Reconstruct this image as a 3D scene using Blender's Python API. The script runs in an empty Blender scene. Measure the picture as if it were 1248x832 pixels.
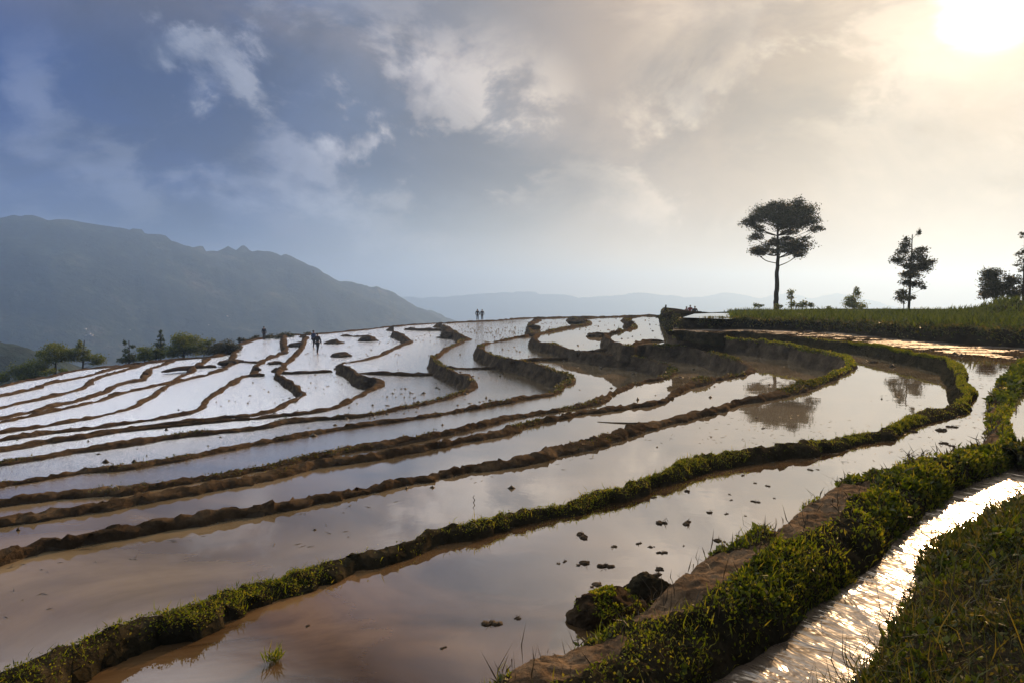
import bpy, bmesh, math, random
import numpy as np
from mathutils import Vector, geometry
R = math.radians
rng = np.random.default_rng(7)
random.seed(7)
sc = bpy.context.scene
col = sc.collection

# ------------------------------------------------------------------ camera
F = 832.0
PT = 56.0 / 832.0
P = math.atan(PT)
cam_d = bpy.data.cameras.new('camera')
cam = bpy.data.objects.new('camera', cam_d)
col.objects.link(cam)
cam_d.lens = 24.0
cam_d.sensor_width = 36.0
cam_d.clip_start = 0.05
cam_d.clip_end = 20000
cam.rotation_euler = (math.pi / 2 - P, 0, 0)
sc.camera = cam
CP, SP = math.cos(P), math.sin(P)


def ray(u, v):
    a = (u - 624) / F
    b = -(v - 416) / F
    return np.array([a, CP + b * SP, -SP + b * CP])


def px(u, v, z):
    d = ray(u, v)
    return d * (z / d[2])


def pxd(u, v, d):
    r = ray(u, v)
    return r * (d / r[1])


# ------------------------------------------------------------------ noise
def _h(i, j, k):
    n = (i * 374761393 + j * 668265263 + k * 2147483647 * 31 + 1013904223) & 0xffffffff
    n = ((n ^ (n >> 13)) * 1274126177) & 0xffffffff
    n = ((n ^ (n >> 16)) * 2246822519) & 0xffffffff
    return (n ^ (n >> 15)).astype(np.float64) / 4294967295.0 * 2 - 1


def vnoise(Pt):
    Pt = np.asarray(Pt, float)
    f0 = np.floor(Pt)
    f = Pt - f0
    i = f0.astype(np.int64)
    w = f * f * f * (f * (f * 6 - 15) + 10)
    out = 0
    for a in (0, 1):
        for b in (0, 1):
            for c in (0, 1):
                wt = (w[:, 0] if a else 1 - w[:, 0]) * (w[:, 1] if b else 1 - w[:, 1]) * (w[:, 2] if c else 1 - w[:, 2])
                out = out + wt * _h(i[:, 0] + a, i[:, 1] + b, i[:, 2] + c)
    return out


def fbm(Pt, sc_=1.0, oct_=4, gain=.5, off=0.0):
    Pt = np.asarray(Pt, float) * sc_ + off
    a, s, t = 1.0, 0, 0
    for o in range(oct_):
        s = s + a * vnoise(Pt + o * 17.3)
        t += a
        a *= gain
        Pt = Pt * 2.03
    return s / t


def sstep(a, b, x):
    t = np.clip((x - a) / (b - a), 0, 1)
    return t * t * (3 - 2 * t)


# ------------------------------------------------------------------ mesh helpers
def mesh_np(name, V, faces, mat, parent=None, smooth=True):
    """V (n,3); faces: list of int arrays (m,3) or (m,4)"""
    me = bpy.data.meshes.new(name)
    V = np.ascontiguousarray(V, dtype=np.float32)
    me.vertices.add(len(V))
    me.vertices.foreach_set('co', V.ravel())
    loops = np.concatenate([np.asarray(f, dtype=np.int32).ravel() for f in faces])
    sizes = np.concatenate([np.full(len(f), np.asarray(f).shape[1], dtype=np.int32) for f in faces])
    starts = np.concatenate([[0], np.cumsum(sizes)[:-1]]).astype(np.int32)
    me.loops.add(len(loops))
    me.loops.foreach_set('vertex_index', loops)
    me.polygons.add(len(sizes))
    me.polygons.foreach_set('loop_start', starts)
    me.polygons.foreach_set('loop_total', sizes)
    me.update(calc_edges=True)
    me.validate()
    if smooth:
        me.polygons.foreach_set('use_smooth', np.ones(len(me.polygons), dtype=bool))
    me.materials.append(mat)
    o = bpy.data.objects.new(name, me)
    col.objects.link(o)
    if parent:
        o.parent = parent
        o.location = -Vector(parent.location)
    return o


def grid_faces(n, m, base=0, wrap=False):
    i = np.arange(n - 1)[:, None]
    mm = m if wrap else m - 1
    j = np.arange(mm)[None, :]
    j2 = (j + 1) % m
    a = i * m + j
    b = i * m + j2
    return np.stack([a + base, b + base, b + m + base, a + m + base], -1).reshape(-1, 4)


def tag(o, label=None, cat=None, group=None, kind=None):
    if label: o['label'] = label
    if cat: o['category'] = cat
    if group: o['group'] = group
    if kind: o['kind'] = kind
    return o


def empty(name, loc):
    o = bpy.data.objects.new(name, None)
    col.objects.link(o)
    o.location = Vector([float(c) for c in loc])
    return o


def tube_arr(pts, rad, n=8):
    pts = np.asarray(pts, float)
    V = []
    for i, p in enumerate(pts):
        t = pts[min(i + 1, len(pts) - 1)] - pts[max(i - 1, 0)]
        t = t / (np.linalg.norm(t) + 1e-9)
        a = np.cross(t, [0.31, 0.95, 0.05]); a /= np.linalg.norm(a) + 1e-9
        b = np.cross(t, a)
        for k in range(n):
            th = 2 * math.pi * k / n
            V.append(p + rad[i] * (math.cos(th) * a + math.sin(th) * b))
    return np.array(V), grid_faces(len(pts), n, wrap=True)


class MB:
    def __init__(s):
        s.V, s.F, s.n = [], [], 0

    def add(s, V, Fc):
        s.V.append(V)
        for f in (Fc if isinstance(Fc, list) else [Fc]):
            s.F.append(np.asarray(f) + s.n)
        s.n += len(V)

    def build(s, name, mat, parent=None, smooth=True):
        return mesh_np(name, np.concatenate(s.V), s.F, mat, parent, smooth)


def catmull(pts, n=8):
    pts = np.asarray(pts, float)
    Q = np.vstack([2 * pts[0] - pts[1], pts, 2 * pts[-1] - pts[-2]])
    out = []
    for i in range(1, len(Q) - 2):
        p0, p1, p2, p3 = Q[i - 1], Q[i], Q[i + 1], Q[i + 2]
        for k in range(n):
            t = k / n
            out.append(.5 * (2 * p1 + (p2 - p0) * t + (2 * p0 - 5 * p1 + 4 * p2 - p3) * t * t + (3 * p1 - p0 - 3 * p2 + p3) * t ** 3))
    out.append(Q[-2])
    return np.array(out)


# ------------------------------------------------------------------ materials
def newmat(name):
    m = bpy.data.materials.new(name)
    m.use_nodes = True
    nt = m.node_tree
    b = nt.nodes['Principled BSDF']
    return m, nt, b


def N(nt, t, **kw):
    n = nt.nodes.new(t)
    for k, v in kw.items():
        if k in n.inputs.keys():
            n.inputs[k].default_value = v
        else:
            setattr(n, k, v)
    return n


def ramp(nt, stops, src=None, interp='LINEAR'):
    r = nt.nodes.new('ShaderNodeValToRGB')
    r.color_ramp.interpolation = interp
    el = r.color_ramp.elements
    while len(el) < len(stops):
        el.new(1.0)
    for e, (p, c) in zip(el, stops):
        e.position = p
        e.color = (c[0], c[1], c[2], 1) if hasattr(c, '__len__') else (c, c, c, 1)
    if src is not None:
        nt.links.new(src, r.inputs[0])
    return r


def earth(name, c0, c1, c2, scale=3.0, bump=.6, dist=.03, rough=.9, spec=0.0):
    m, nt, b = newmat(name)
    tc = N(nt, 'ShaderNodeTexCoord')
    geo = N(nt, 'ShaderNodeNewGeometry')
    n1 = N(nt, 'ShaderNodeTexNoise', Scale=scale, Detail=8.0, Roughness=.65)
    nt.links.new(geo.outputs['Position'], n1.inputs['Vector'])
    r = ramp(nt, [(.3, c0), (.5, c1), (.72, c2)], n1.outputs['Fac'])
    n2 = N(nt, 'ShaderNodeTexNoise', Scale=scale * 9, Detail=5.0, Roughness=.7)
    nt.links.new(geo.outputs['Position'], n2.inputs['Vector'])
    mx = N(nt, 'ShaderNodeMix', data_type='RGBA', blend_type='MULTIPLY')
    mx.inputs['Factor'].default_value = .6
    r2 = ramp(nt, [(.3, .55), (.65, 1.25)], n2.outputs['Fac'])
    nt.links.new(r.outputs[0], mx.inputs['A'])
    nt.links.new(r2.outputs[0], mx.inputs['B'])
    nt.links.new(mx.outputs['Result'], b.inputs['Base Color'])
    b.inputs['Roughness'].default_value = rough
    b.inputs['Specular IOR Level'].default_value = .25
    bp = N(nt, 'ShaderNodeBump', Strength=bump, Distance=dist)
    nt.links.new(n2.outputs['Fac'], bp.inputs['Height'])
    n3 = N(nt, 'ShaderNodeTexVoronoi', Scale=scale * 3.2)
    nt.links.new(geo.outputs['Position'], n3.inputs['Vector'])
    bp2 = N(nt, 'ShaderNodeBump', Strength=bump * .8, Distance=dist * 2.5)
    nt.links.new(n3.outputs['Distance'], bp2.inputs['Height'])
    nt.links.new(bp.outputs[0], bp2.inputs['Normal'])
    nt.links.new(bp2.outputs[0], b.inputs['Normal'])
    b.inputs['Specular IOR Level'].default_value = spec
    return m


def leafmat(name, cols, trans=.45):
    m, nt, b = newmat(name)
    geo = N(nt, 'ShaderNodeNewGeometry')
    r = ramp(nt, [(i / (len(cols) - 1), c) for i, c in enumerate(cols)], geo.outputs['Random Per Island'])
    nt.links.new(r.outputs[0], b.inputs['Base Color'])
    b.inputs['Roughness'].default_value = .55
    b.inputs['Specular IOR Level'].default_value = .3
    tr = N(nt, 'ShaderNodeBsdfTranslucent')
    hs = N(nt, 'ShaderNodeHueSaturation', Saturation=1.15, Value=1.5)
    nt.links.new(r.outputs[0], hs.inputs['Color'])
    nt.links.new(hs.outputs[0], tr.inputs['Color'])
    mx = N(nt, 'ShaderNodeMixShader')
    mx.inputs[0].default_value = trans
    nt.links.new(b.outputs[0], mx.inputs[1])
    nt.links.new(tr.outputs[0], mx.inputs[2])
    nt.links.new(mx.outputs[0], nt.nodes['Material Output'].inputs['Surface'])
    return m


def plain(name, c, rough=.7, noise=.0):
    m, nt, b = newmat(name)
    n1 = N(nt, 'ShaderNodeTexNoise', Scale=14.0, Detail=4.0)
    tc = N(nt, 'ShaderNodeTexCoord')
    nt.links.new(tc.outputs['Object'], n1.inputs['Vector'])
    r = ramp(nt, [(.3, [x * .8 for x in c]), (.7, [min(1, x * 1.15) for x in c])], n1.outputs['Fac'])
    nt.links.new(r.outputs[0], b.inputs['Base Color'])
    b.inputs['Roughness'].default_value = rough
    return m


M_mud = earth('mud', (.032, .023, .015), (.066, .047, .028), (.125, .089, .052), 2.2)
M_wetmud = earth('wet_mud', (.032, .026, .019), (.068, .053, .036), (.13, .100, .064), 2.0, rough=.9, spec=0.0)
M_flat = earth('shallow_mud', (.012, .009, .006), (.022, .017, .011), (.04, .03, .02), 3.0, rough=.6, spec=.2)
M_clod = earth('clod_earth', (.030, .021, .013), (.070, .049, .028), (.14, .098, .058), 5.0, bump=1.0, dist=.03)
M_dirt = earth('dirt', (.075, .05, .03), (.14, .096, .056), (.22, .155, .095), 4.0, bump=.8, dist=.02)
M_soil = earth('soil', (.018, .016, .010), (.035, .030, .018), (.06, .048, .028), 5.0)
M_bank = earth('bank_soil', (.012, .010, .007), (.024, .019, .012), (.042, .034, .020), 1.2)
M_grass = leafmat('grass_leaf', [(.034, .046, .008), (.082, .108, .015), (.125, .148, .021), (.20, .172, .036), (.10, .126, .017)], .55)
M_grass_dark = leafmat('dark_grass_leaf', [(.018, .026, .006), (.04, .052, .010), (.07, .080, .014), (.10, .085, .024), (.16, .13, .03)], .3)
M_crop = leafmat('crop_leaf', [(.022, .034, .007), (.05, .070, .011), (.085, .105, .018), (.04, .056, .010)], .4)
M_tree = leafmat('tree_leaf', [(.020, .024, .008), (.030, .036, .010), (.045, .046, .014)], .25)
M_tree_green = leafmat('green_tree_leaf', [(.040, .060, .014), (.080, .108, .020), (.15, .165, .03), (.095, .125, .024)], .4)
M_conifer = leafmat('conifer_leaf', [(.020, .038, .018), (.034, .056, .026), (.048, .074, .030)], .3)
M_bark = earth('bark', (.02, .016, .012), (.035, .028, .02), (.06, .05, .036), 6.0)
M_straw = leafmat('straw', [(.03, .024, .014), (.05, .04, .022), (.09, .07, .04)], .1)
M_dark = plain('dark_cloth', (.015, .016, .022), .8)
M_blue = plain('blue_cloth', (.03, .05, .12), .8)
M_red = plain('red_cloth', (.32, .05, .06), .8)
M_pink = plain('pink_cloth', (.42, .22, .24), .8)
M_skin = plain('skin', (.22, .13, .09), .6)
M_hair = plain('hair', (.01, .009, .009), .6)
M_white = plain('whitewash', (.6, .6, .58), .8)
M_roof = plain('grey_roof_tile', (.22, .22, .23), .8)


def water(name, c0, c1, rough_l, rough_r, bump, bscale, stretch=(1, 1, 1), silt=.35, ang=0.0, bump_l=None, io0=1.0, io9=7.5, ior=1.33, ior_far=1.33, ior_wind=0.0, ripple=0.0):
    bump_l = bump if bump_l is None else bump_l
    m, nt, b = newmat(name)
    geo = N(nt, 'ShaderNodeNewGeometry')
    n1 = N(nt, 'ShaderNodeTexNoise', Scale=silt, Detail=7.0, Roughness=.6, Distortion=1.2)
    mp0 = N(nt, 'ShaderNodeMapping')
    mp0.inputs['Scale'].default_value = (1.0, 1.8, 1.0)
    nt.links.new(geo.outputs['Position'], mp0.inputs[0])
    nt.links.new(mp0.outputs[0], n1.inputs['Vector'])
    r = ramp(nt, [(.40, c0), (.60, c1)], n1.outputs['Fac'])
    nt.links.new(r.outputs[0], b.inputs['Base Color'])
    sx = N(nt, "ShaderNodeSeparateXYZ")
    nt.links.new(geo.outputs['Position'], sx.inputs[0])
    # wind-ruffled towards the open left-hand slope, calm in the lee of the bank
    mr = N(nt, 'ShaderNodeMapRange')
    mr.inputs['From Min'].default_value = 2.5
    mr.inputs['From Max'].default_value = -9
    nt.links.new(sx.outputs[0], mr.inputs[0])
    mr2 = N(nt, 'ShaderNodeMapRange')
    mr2.inputs['From Min'].default_value = 6
    mr2.inputs['From Max'].default_value = 22
    nt.links.new(sx.outputs[1], mr2.inputs[0])
    wind = N(nt, 'ShaderNodeMath', operation='MULTIPLY')
    nt.links.new(mr.outputs[0], wind.inputs[0])
    nt.links.new(mr2.outputs[0], wind.inputs[1])
    rr_ = N(nt, 'ShaderNodeMath', operation='MULTIPLY_ADD')
    nt.links.new(wind.outputs[0], rr_.inputs[0])
    rr_.inputs[1].default_value = rough_l - rough_r
    rr_.inputs[2].default_value = rough_r
    nt.links.new(rr_.outputs[0], b.inputs['Roughness'])
    # calm skin of the water: mirror-like at a low angle
    io1 = N(nt, 'ShaderNodeMapRange')
    io1.inputs['From Min'].default_value = io0
    io1.inputs['From Max'].default_value = io9
    io1.inputs['To Min'].default_value = ior
    io1.inputs['To Max'].default_value = ior_far
    tq = N(nt, 'ShaderNodeMath', operation='MULTIPLY_ADD')
    nt.links.new(sx.outputs[0], tq.inputs[0])
    tq.inputs[1].default_value = 1.5
    nt.links.new(sx.outputs[1], tq.inputs[2])
    nt.links.new(tq.outputs[0], io1.inputs[0])
    io2 = N(nt, 'ShaderNodeMath', operation='MULTIPLY_ADD')
    nt.links.new(wind.outputs[0], io2.inputs[0])
    io2.inputs[1].default_value = ior_wind
    nt.links.new(io1.outputs[0], io2.inputs[2])
    nt.links.new(io2.outputs[0], b.inputs['IOR'])
    bd_ = N(nt, 'ShaderNodeMath', operation='MULTIPLY_ADD')
    nt.links.new(wind.outputs[0], bd_.inputs[0])
    bd_.inputs[1].default_value = bump_l - bump
    bd_.inputs[2].default_value = bump
    mp = N(nt, 'ShaderNodeMapping')
    mp.vector_type = 'TEXTURE'
    mp.inputs['Scale'].default_value = stretch
    mp.inputs['Rotation'].default_value = (0, 0, ang)
    nt.links.new(geo.outputs['Position'], mp.inputs[0])
    n2 = N(nt, 'ShaderNodeTexNoise', Scale=bscale, Detail=3.0, Roughness=.5, Distortion=.4)
    nt.links.new(mp.outputs[0], n2.inputs['Vector'])
    bp = N(nt, 'ShaderNodeBump', Strength=1.0, Distance=bump)
    nt.links.new(n2.outputs['Fac'], bp.inputs['Height'])
    nt.links.new(bd_.outputs[0], bp.inputs['Distance'])
    if ripple:
        # small wind ripples as a true slope field, so they do not average out far away
        n4 = N(nt, 'ShaderNodeTexNoise', Scale=150.0, Detail=1.5, Roughness=.5)
        nt.links.new(geo.outputs['Position'], n4.inputs['Vector'])
        sb = N(nt, 'ShaderNodeVectorMath', operation='SUBTRACT')
        nt.links.new(n4.outputs['Color'], sb.inputs[0])
        sb.inputs[1].default_value = (.5, .5, .5)
        kk = N(nt, 'ShaderNodeMath', operation='MULTIPLY_ADD')
        nt.links.new(wind.outputs[0], kk.inputs[0])
        kk.inputs[1].default_value = ripple
        kk.inputs[2].default_value = .004
        scl = N(nt, 'ShaderNodeVectorMath', operation='SCALE')
        nt.links.new(sb.outputs[0], scl.inputs[0])
        nt.links.new(kk.outputs[0], scl.inputs['Scale'])
        ml = N(nt, 'ShaderNodeVectorMath', operation='MULTIPLY')
        nt.links.new(scl.outputs[0], ml.inputs[0])
        ml.inputs[1].default_value = (1, 1, 0)
        ad = N(nt, 'ShaderNodeVectorMath', operation='ADD')
        nt.links.new(ml.outputs[0], ad.inputs[0])
        nt.links.new(bp.outputs[0], ad.inputs[1])
        nn_ = N(nt, 'ShaderNodeVectorMath', operation='NORMALIZE')
        nt.links.new(ad.outputs[0], nn_.inputs[0])
        nt.links.new(nn_.outputs[0], b.inputs['Normal'])
    else:
        nt.links.new(bp.outputs[0], b.inputs['Normal'])
    return m


M_pond = water('pond_water', (.130, .100, .056), (.250, .192, .112), .20, .014, .0012, 2.2, bump_l=.0012, ior=1.8, ior_far=9.0, ior_wind=14.0, ripple=2.0)
M_pond_near = water('near_pond_water', (.050, .030, .013), (.165, .102, .048), .02, .02, .0014, 2.6, silt=.55, bump_l=.0014, io0=1.8, io9=5.5, ior=1.5, ior_far=10.0, ripple=.001)
M_stream = water('stream_water', (.11, .083, .057), (.19, .148, .105), .20, .20, .030, 10.0, (2.4, 1.0, 1), silt=1.0, ang=R(-52), ior=1.7, ior_far=2.2, io0=3.0, io9=7.0)

# ------------------------------------------------------------------ terrace lines (traced crests, nearest first)
Z = dict(C=-1.56, B=-1.80, A=-2.25, a1=-2.73, a2=-3.18, a3=-3.72, a4=-4.26, a5=-4.80, a6=-5.10, a7=-5.40, a8=-5.64, a9=-5.88, a10=-6.12, a11=-6.42, a12=-6.72)
LN = {}
LN['G'] = [(20, 828), (101, 791), (168, 762), (236, 740), (300, 714), (367, 691), (404, 681), (435, 670), (500, 656), (535, 643), (570, 636), (600, 629), (636, 620), (700, 607), (730, 597), (760, 592), (790, 580), (810, 575), (832, 566), (857, 558), (875, 556), (895, 553), (936, 548), (973, 543), (1011, 536), (1036, 530), (1073, 523), (1096, 514), (1121, 503), (1136, 498), (1161, 494), (1176, 486), (1181, 478), (1177, 470), (1172, 460), (1170, 450), (1164, 443), (1154, 438), (1140, 434), (1100, 427), (1060, 420), (1020, 415.5), (1000, 413), (967, 410), (942, 407), (917, 405), (893, 404), (880, 405.5), (868, 405.5), (850, 404.5), (832, 403), (820, 403.5)]
LN['H'] = [(0, 672), (50, 660), (100, 652), (150, 642), (200, 634), (250, 626), (312, 617), (350, 609), (400, 599), (450, 590), (475, 584), (505, 578), (550, 569), (600, 563), (637, 557), (675, 546), (725, 535), (775, 519), (812, 510), (837, 504), (870, 496), (897, 488), (912, 484.5), (920, 483.5), (944, 478), (964, 473), (980, 467), (997, 462), (1012, 459), (1022, 453), (1033, 446), (1036, 440), (1028, 434.5), (1012, 430.5), (1000, 428), (983, 424), (967, 421), (942, 418), (917, 415), (893, 413.5), (867, 410.5), (845, 408), (830, 405.8), (819, 404.3)]
LN['I'] = [(0, 630), (50, 624), (100, 616), (130, 611), (165, 604), (200, 598), (250, 589), (312, 579), (350, 570), (400, 560), (425, 557), (475, 549), (525, 540), (562, 533), (612, 523), (637, 514), (687, 504), (712, 499), (750, 494), (795, 488), (815, 481), (830, 471), (865, 461), (882, 457), (900, 454.5), (911, 451), (914, 447), (910, 442.5), (898, 437.5), (883, 433.5), (862, 428), (840, 424), (817, 422), (800, 420.6), (787, 418.5), (775, 419), (765, 420.5), (756, 418), (747, 414.5), (739, 411), (740, 406), (752, 402.5), (764, 400.5), (772, 398), (771, 394.5), (765, 390), (768, 386.5)]
LN['J'] = [(0, 609), (50, 602), (100, 597), (150, 594), (175, 590), (200, 587), (250, 579), (312, 568), (350, 559), (400, 549), (425, 544), (450, 540), (500, 533), (537, 526), (575, 517), (612, 507), (637, 503), (675, 497), (705, 492), (725, 487), (742, 478), (760, 471), (780, 463), (800, 459), (813, 455.5), (820, 450), (816, 445), (807, 442), (792, 438), (767, 434), (750, 432), (725, 429), (709, 427), (689, 423.5), (672, 418), (658, 415), (650, 411), (654, 406.5), (664, 403.5), (683, 400), (693, 397.5), (708, 395.5), (718, 393), (714, 390), (707, 388), (698, 387)]
LN['K'] = [(0, 587), (50, 580), (100, 571), (150, 566), (200, 558), (225, 554), (250, 549), (312, 537), (350, 530), (375, 525), (425, 517), (462, 512), (500, 507), (550, 499), (612, 488), (637, 483), (675, 477), (683, 468.5), (692, 465), (697, 461), (693, 456.5), (680, 452), (662, 446), (650, 442), (638, 439), (625, 437), (608, 433.5), (597, 429), (589, 426), (584, 421.5), (592, 417.5), (608, 414), (625, 410.5), (642, 408), (648, 404), (645, 398), (648, 392.5), (657, 389)]
LN['L'] = [(0, 561), (50, 554), (100, 546), (150, 539), (200, 531), (250, 525), (312, 519), (350, 511.5), (400, 507.5), (437, 504.5), (462, 501), (487, 495), (525, 487.5), (550, 481), (568, 474), (576, 467.5), (576, 462), (564, 455), (550, 449.5), (542, 446), (532, 440), (528, 435.5), (534, 431), (544, 424), (555, 418), (564, 414), (571, 411.5), (562, 408.5), (555, 404), (547, 399.5), (540, 395.5)]
LN['M'] = [(0, 546), (50, 537), (100, 530), (150, 522.5), (175, 520), (225, 515), (275, 510), (312, 507.5), (337, 505), (375, 500.5), (400, 496), (420, 489), (437, 481), (453, 472), (463, 466.5), (462, 462.5), (455, 459.5), (442, 457.5), (434, 452.5), (425, 446), (415, 443), (417, 440.5), (425, 439.5), (450, 435.5), (467, 429.5), (479, 423.5), (492, 418.5), (500, 415), (495, 411), (489, 407), (480, 403)]
LN['N'] = [(0, 544), (50, 535), (100, 528), (150, 520), (175, 517), (225, 512), (275, 506.5), (312, 503), (337, 495.5), (355, 486), (366, 479), (365, 473), (355, 465), (347, 459.5), (341, 454), (342, 449), (350, 440), (359, 432), (364, 426), (369, 421), (370, 415), (374, 410)]
LN['O'] = [(0, 534), (50, 526.5), (100, 521), (150, 514), (200, 507), (233, 500), (245, 494), (252, 484), (267, 475), (280, 467), (292, 459), (305, 455), (312, 451), (310, 446), (315, 442), (325, 436), (337, 431.5), (347, 427.5), (347, 421), (345, 414), (347, 408)]
LN['P'] = [(0, 525), (50, 517.5), (94, 509.5), (134, 502), (164, 493), (184, 482), (197, 472.5), (208, 466.5), (217, 463), (250, 455), (265, 450), (276, 446), (283, 441), (282, 436.5), (286, 429), (292, 421)]
LN['Q'] = [(0, 512), (30, 506), (63, 499), (92, 493), (117, 487), (142, 478.6), (167, 473), (208, 463.5), (217, 458), (230, 453), (238, 446), (249, 439), (254, 435.5)]
LN['R'] = [(0, 508), (33, 501), (67, 492), (100, 484), (125, 477), (139, 469), (155, 464.5), (172, 461), (178, 456), (182, 448.5), (197, 443.5), (205, 440), (211, 437.5)]
LN['S'] = [(0, 494.5), (50, 484), (83.5, 476), (103.6, 469.4), (113.6, 461), (127, 456), (150, 450), (168, 444.5), (180, 441)]
LN['T'] = [(0, 481), (42, 472), (53.5, 467), (83.5, 461), (108.6, 456), (133.6, 449), (152, 445.5), (166, 443.2)]
LN['U'] = [(0, 469.4), (33.4, 462), (63.5, 457), (80, 452.5), (103.6, 448.5), (133.6, 445.5), (160, 442.5)]
order = ['G', 'H', 'I', 'J', 'K', 'L', 'M', 'N', 'O', 'P', 'Q', 'R', 'S', 'T', 'U']
pond_of = dict(zip(order, ['C', 'B', 'A', 'a1', 'a2', 'a3', 'a4', 'a5', 'a6', 'a7', 'a8', 'a9', 'a10', 'a11', 'a12']))  # outer (higher) pond
inner_of = dict(zip(order, ['B', 'A', 'a1', 'a2', 'a3', 'a4', 'a5', 'a6', 'a7', 'a8', 'a9', 'a10', 'a11', 'a12', None]))


def extend_left(pts):
    (x0, y0), (x1, y1) = pts[0], pts[2]
    s = (y1 - y0) / (x1 - x0)
    out = [(x, y0 + s * (x - x0) * (0.9 if x > -200 else .8)) for x in (-380, -250, -140, -60) if x < x0 - 20]
    return out + list(pts)


W = {}
FB = {}
for k in order:
    pts = catmull(extend_left(LN[k]), 6)
    zo = Z[pond_of[k]]
    out = []
    fbs = []
    for u, v in pts:
        d = px(u, v, zo)[1]
        fb = .06 + .0012 * d
        if k == 'G': fb = .085
        out.append(px(u, v, zo + fb))
        fbs.append(fb)
    W[k] = np.array(out)
    FB[k] = np.array(fbs)


def resample(path, extra=None, k=.006, lo=.035, hi=.35):
    path = np.asarray(path)
    seg = np.linalg.norm(np.diff(path[:, :2], axis=0), axis=1)
    s = np.concatenate([[0], np.cumsum(seg)])
    out, ex, cur = [], [], 0.0
    while cur < s[-1]:
        p = np.array([np.interp(cur, s, path[:, i]) for i in range(3)])
        out.append(p)
        if extra is not None: ex.append(np.interp(cur, s, extra))
        d = max(np.linalg.norm(p), 2)
        cur += min(max(d * k, lo), hi)
    out.append(path[-1])
    if extra is not None: ex.append(extra[-1])
    return np.array(out), np.array(ex)


def dark_noise(Pt):
    return fbm(Pt, .8, 3)


BUND_PTS = {}


def sweep(name, path, zout, zin, fb, mat, hw0=.07, hwk=.0045, amp=1.0, parent=None, taper=False):
    """an earth bund: crest on the path; outer (right-hand) pond at zout, inner (left-hand) pond at zin"""
    path, fb = resample(path, fb)
    n = len(path)
    d = np.linalg.norm(path, axis=1)
    tan = np.gradient(path[:, :2], axis=0)
    # smooth the tangents so that tight tips do not fold
    ker = np.ones(5) / 5
    tan = np.stack([np.convolve(np.pad(tan[:, i], 2, mode='edge'), ker, 'valid') for i in (0, 1)], 1)
    tan /= np.linalg.norm(tan, axis=1)[:, None] + 1e-9
    out = np.stack([tan[:, 1], -tan[:, 0]], 1)          # right-hand normal
    hw = hw0 + hwk * d
    hw = hw * (1 + .9 * fbm(np.c_[path[:, :2] * .9, np.zeros(n)], 1.0, 4))
    fb = fb * (1 + .55 * fbm(np.c_[path[:, :2] * .8, np.zeros(n) + 9.], 1.0, 4))
    path[:, :2] += out * (fbm(np.c_[path[:, :2] * .7, np.zeros(n) + 4.], 1.0, 3) * np.clip(.03 + .002 * d, 0, .12))[:, None]
    if taper:
        tp_ = np.clip(np.minimum(np.arange(n), np.arange(n)[::-1]) / (n * .06), .12, 1)
        hw = hw * tp_
        fb = fb * tp_ - .03 * (1 - tp_)
    drop = np.maximum(zout - zin, 0) + fb
    cols = []
    ws = np.clip(d * .012, .25, 1.0)
    spec = [(1.9, 'b'), (1.45, .25), (1.0, .72), (.45, .96), (-.1, 1.0), (-.6, .97), (-1.0, .86)]
    for o, h in spec:
        if h == 'b':
            z = np.full(n, 1.0) * zout - .10
        else:
            z = zout + fb * h
        cols.append((out * (hw * o)[:, None], z))
    for t in (.15, .35, .55, .75, .9, 1.0, 1.15):
        o = -(hw + (.05 + .28 * drop) * t)
        z = zout + fb * .86 - (drop * t) * (.86 + .0 * t) - (.10 if t > 1 else 0)
        cols.append((out * o[:, None], z))
    m = len(cols)
    V = np.zeros((n, m, 3))
    for j, (xy, z) in enumerate(cols):
        V[:, j, :2] = path[:, :2] + xy
        V[:, j, 2] = z
    Pn = V.reshape(-1, 3)
    sc1 = np.repeat(np.clip(d * .022, .20, 1.2), m)[:, None]
    flute = np.abs(fbm(np.c_[path[:, :2], np.zeros(n)], 3.2 if np.median(d) < 25 else 1.4, 3, .6, 71.)) * 2
    jj = np.clip((np.arange(m) - 6) / 4., 0, 1) * np.clip((m - 1 - np.arange(m)) / 2., 0, 1)
    V[:, :, :2] += out[:, None, :] * (flute[:, None] * jj[None, :] * (.05 + .16 * drop)[:, None])[:, :, None]
    V[:, 0:3, :2] += out[:, None, :] * (flute[:, None, None] - .3) * .05
    Pn = V.reshape(-1, 3)
    a1 = np.repeat(np.clip(.036 + .0022 * d, 0, .15), m) * amp
    q = Pn / sc1
    nx, ny, nz = fbm(q, 2.6, 4, .72, 3.1), fbm(q, 2.6, 4, .72, 11.7), fbm(q, 3.0, 4, .74, 27.9)
    Pn = Pn + np.stack([nx * a1 * 1.3, ny * a1 * 1.3, nz * a1 * 1.1], 1)
    Pn[:, 2] += np.repeat(fbm(np.c_[path[:, :2], path[:, :1] * 0], .45, 3, .5, 5.0) * np.minimum(fb * .45, .10), m)
    o = mesh_np(name, Pn, [grid_faces(n, m)], mat, parent)
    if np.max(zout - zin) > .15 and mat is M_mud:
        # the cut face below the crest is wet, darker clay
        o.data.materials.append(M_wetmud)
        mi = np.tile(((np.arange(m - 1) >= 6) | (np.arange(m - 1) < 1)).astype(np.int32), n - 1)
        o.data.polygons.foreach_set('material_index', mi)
    BUND_PTS[id(o)] = (Pn.reshape(n, m, 3), d)
    return o, Pn.reshape(n, m, 3), d


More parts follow.
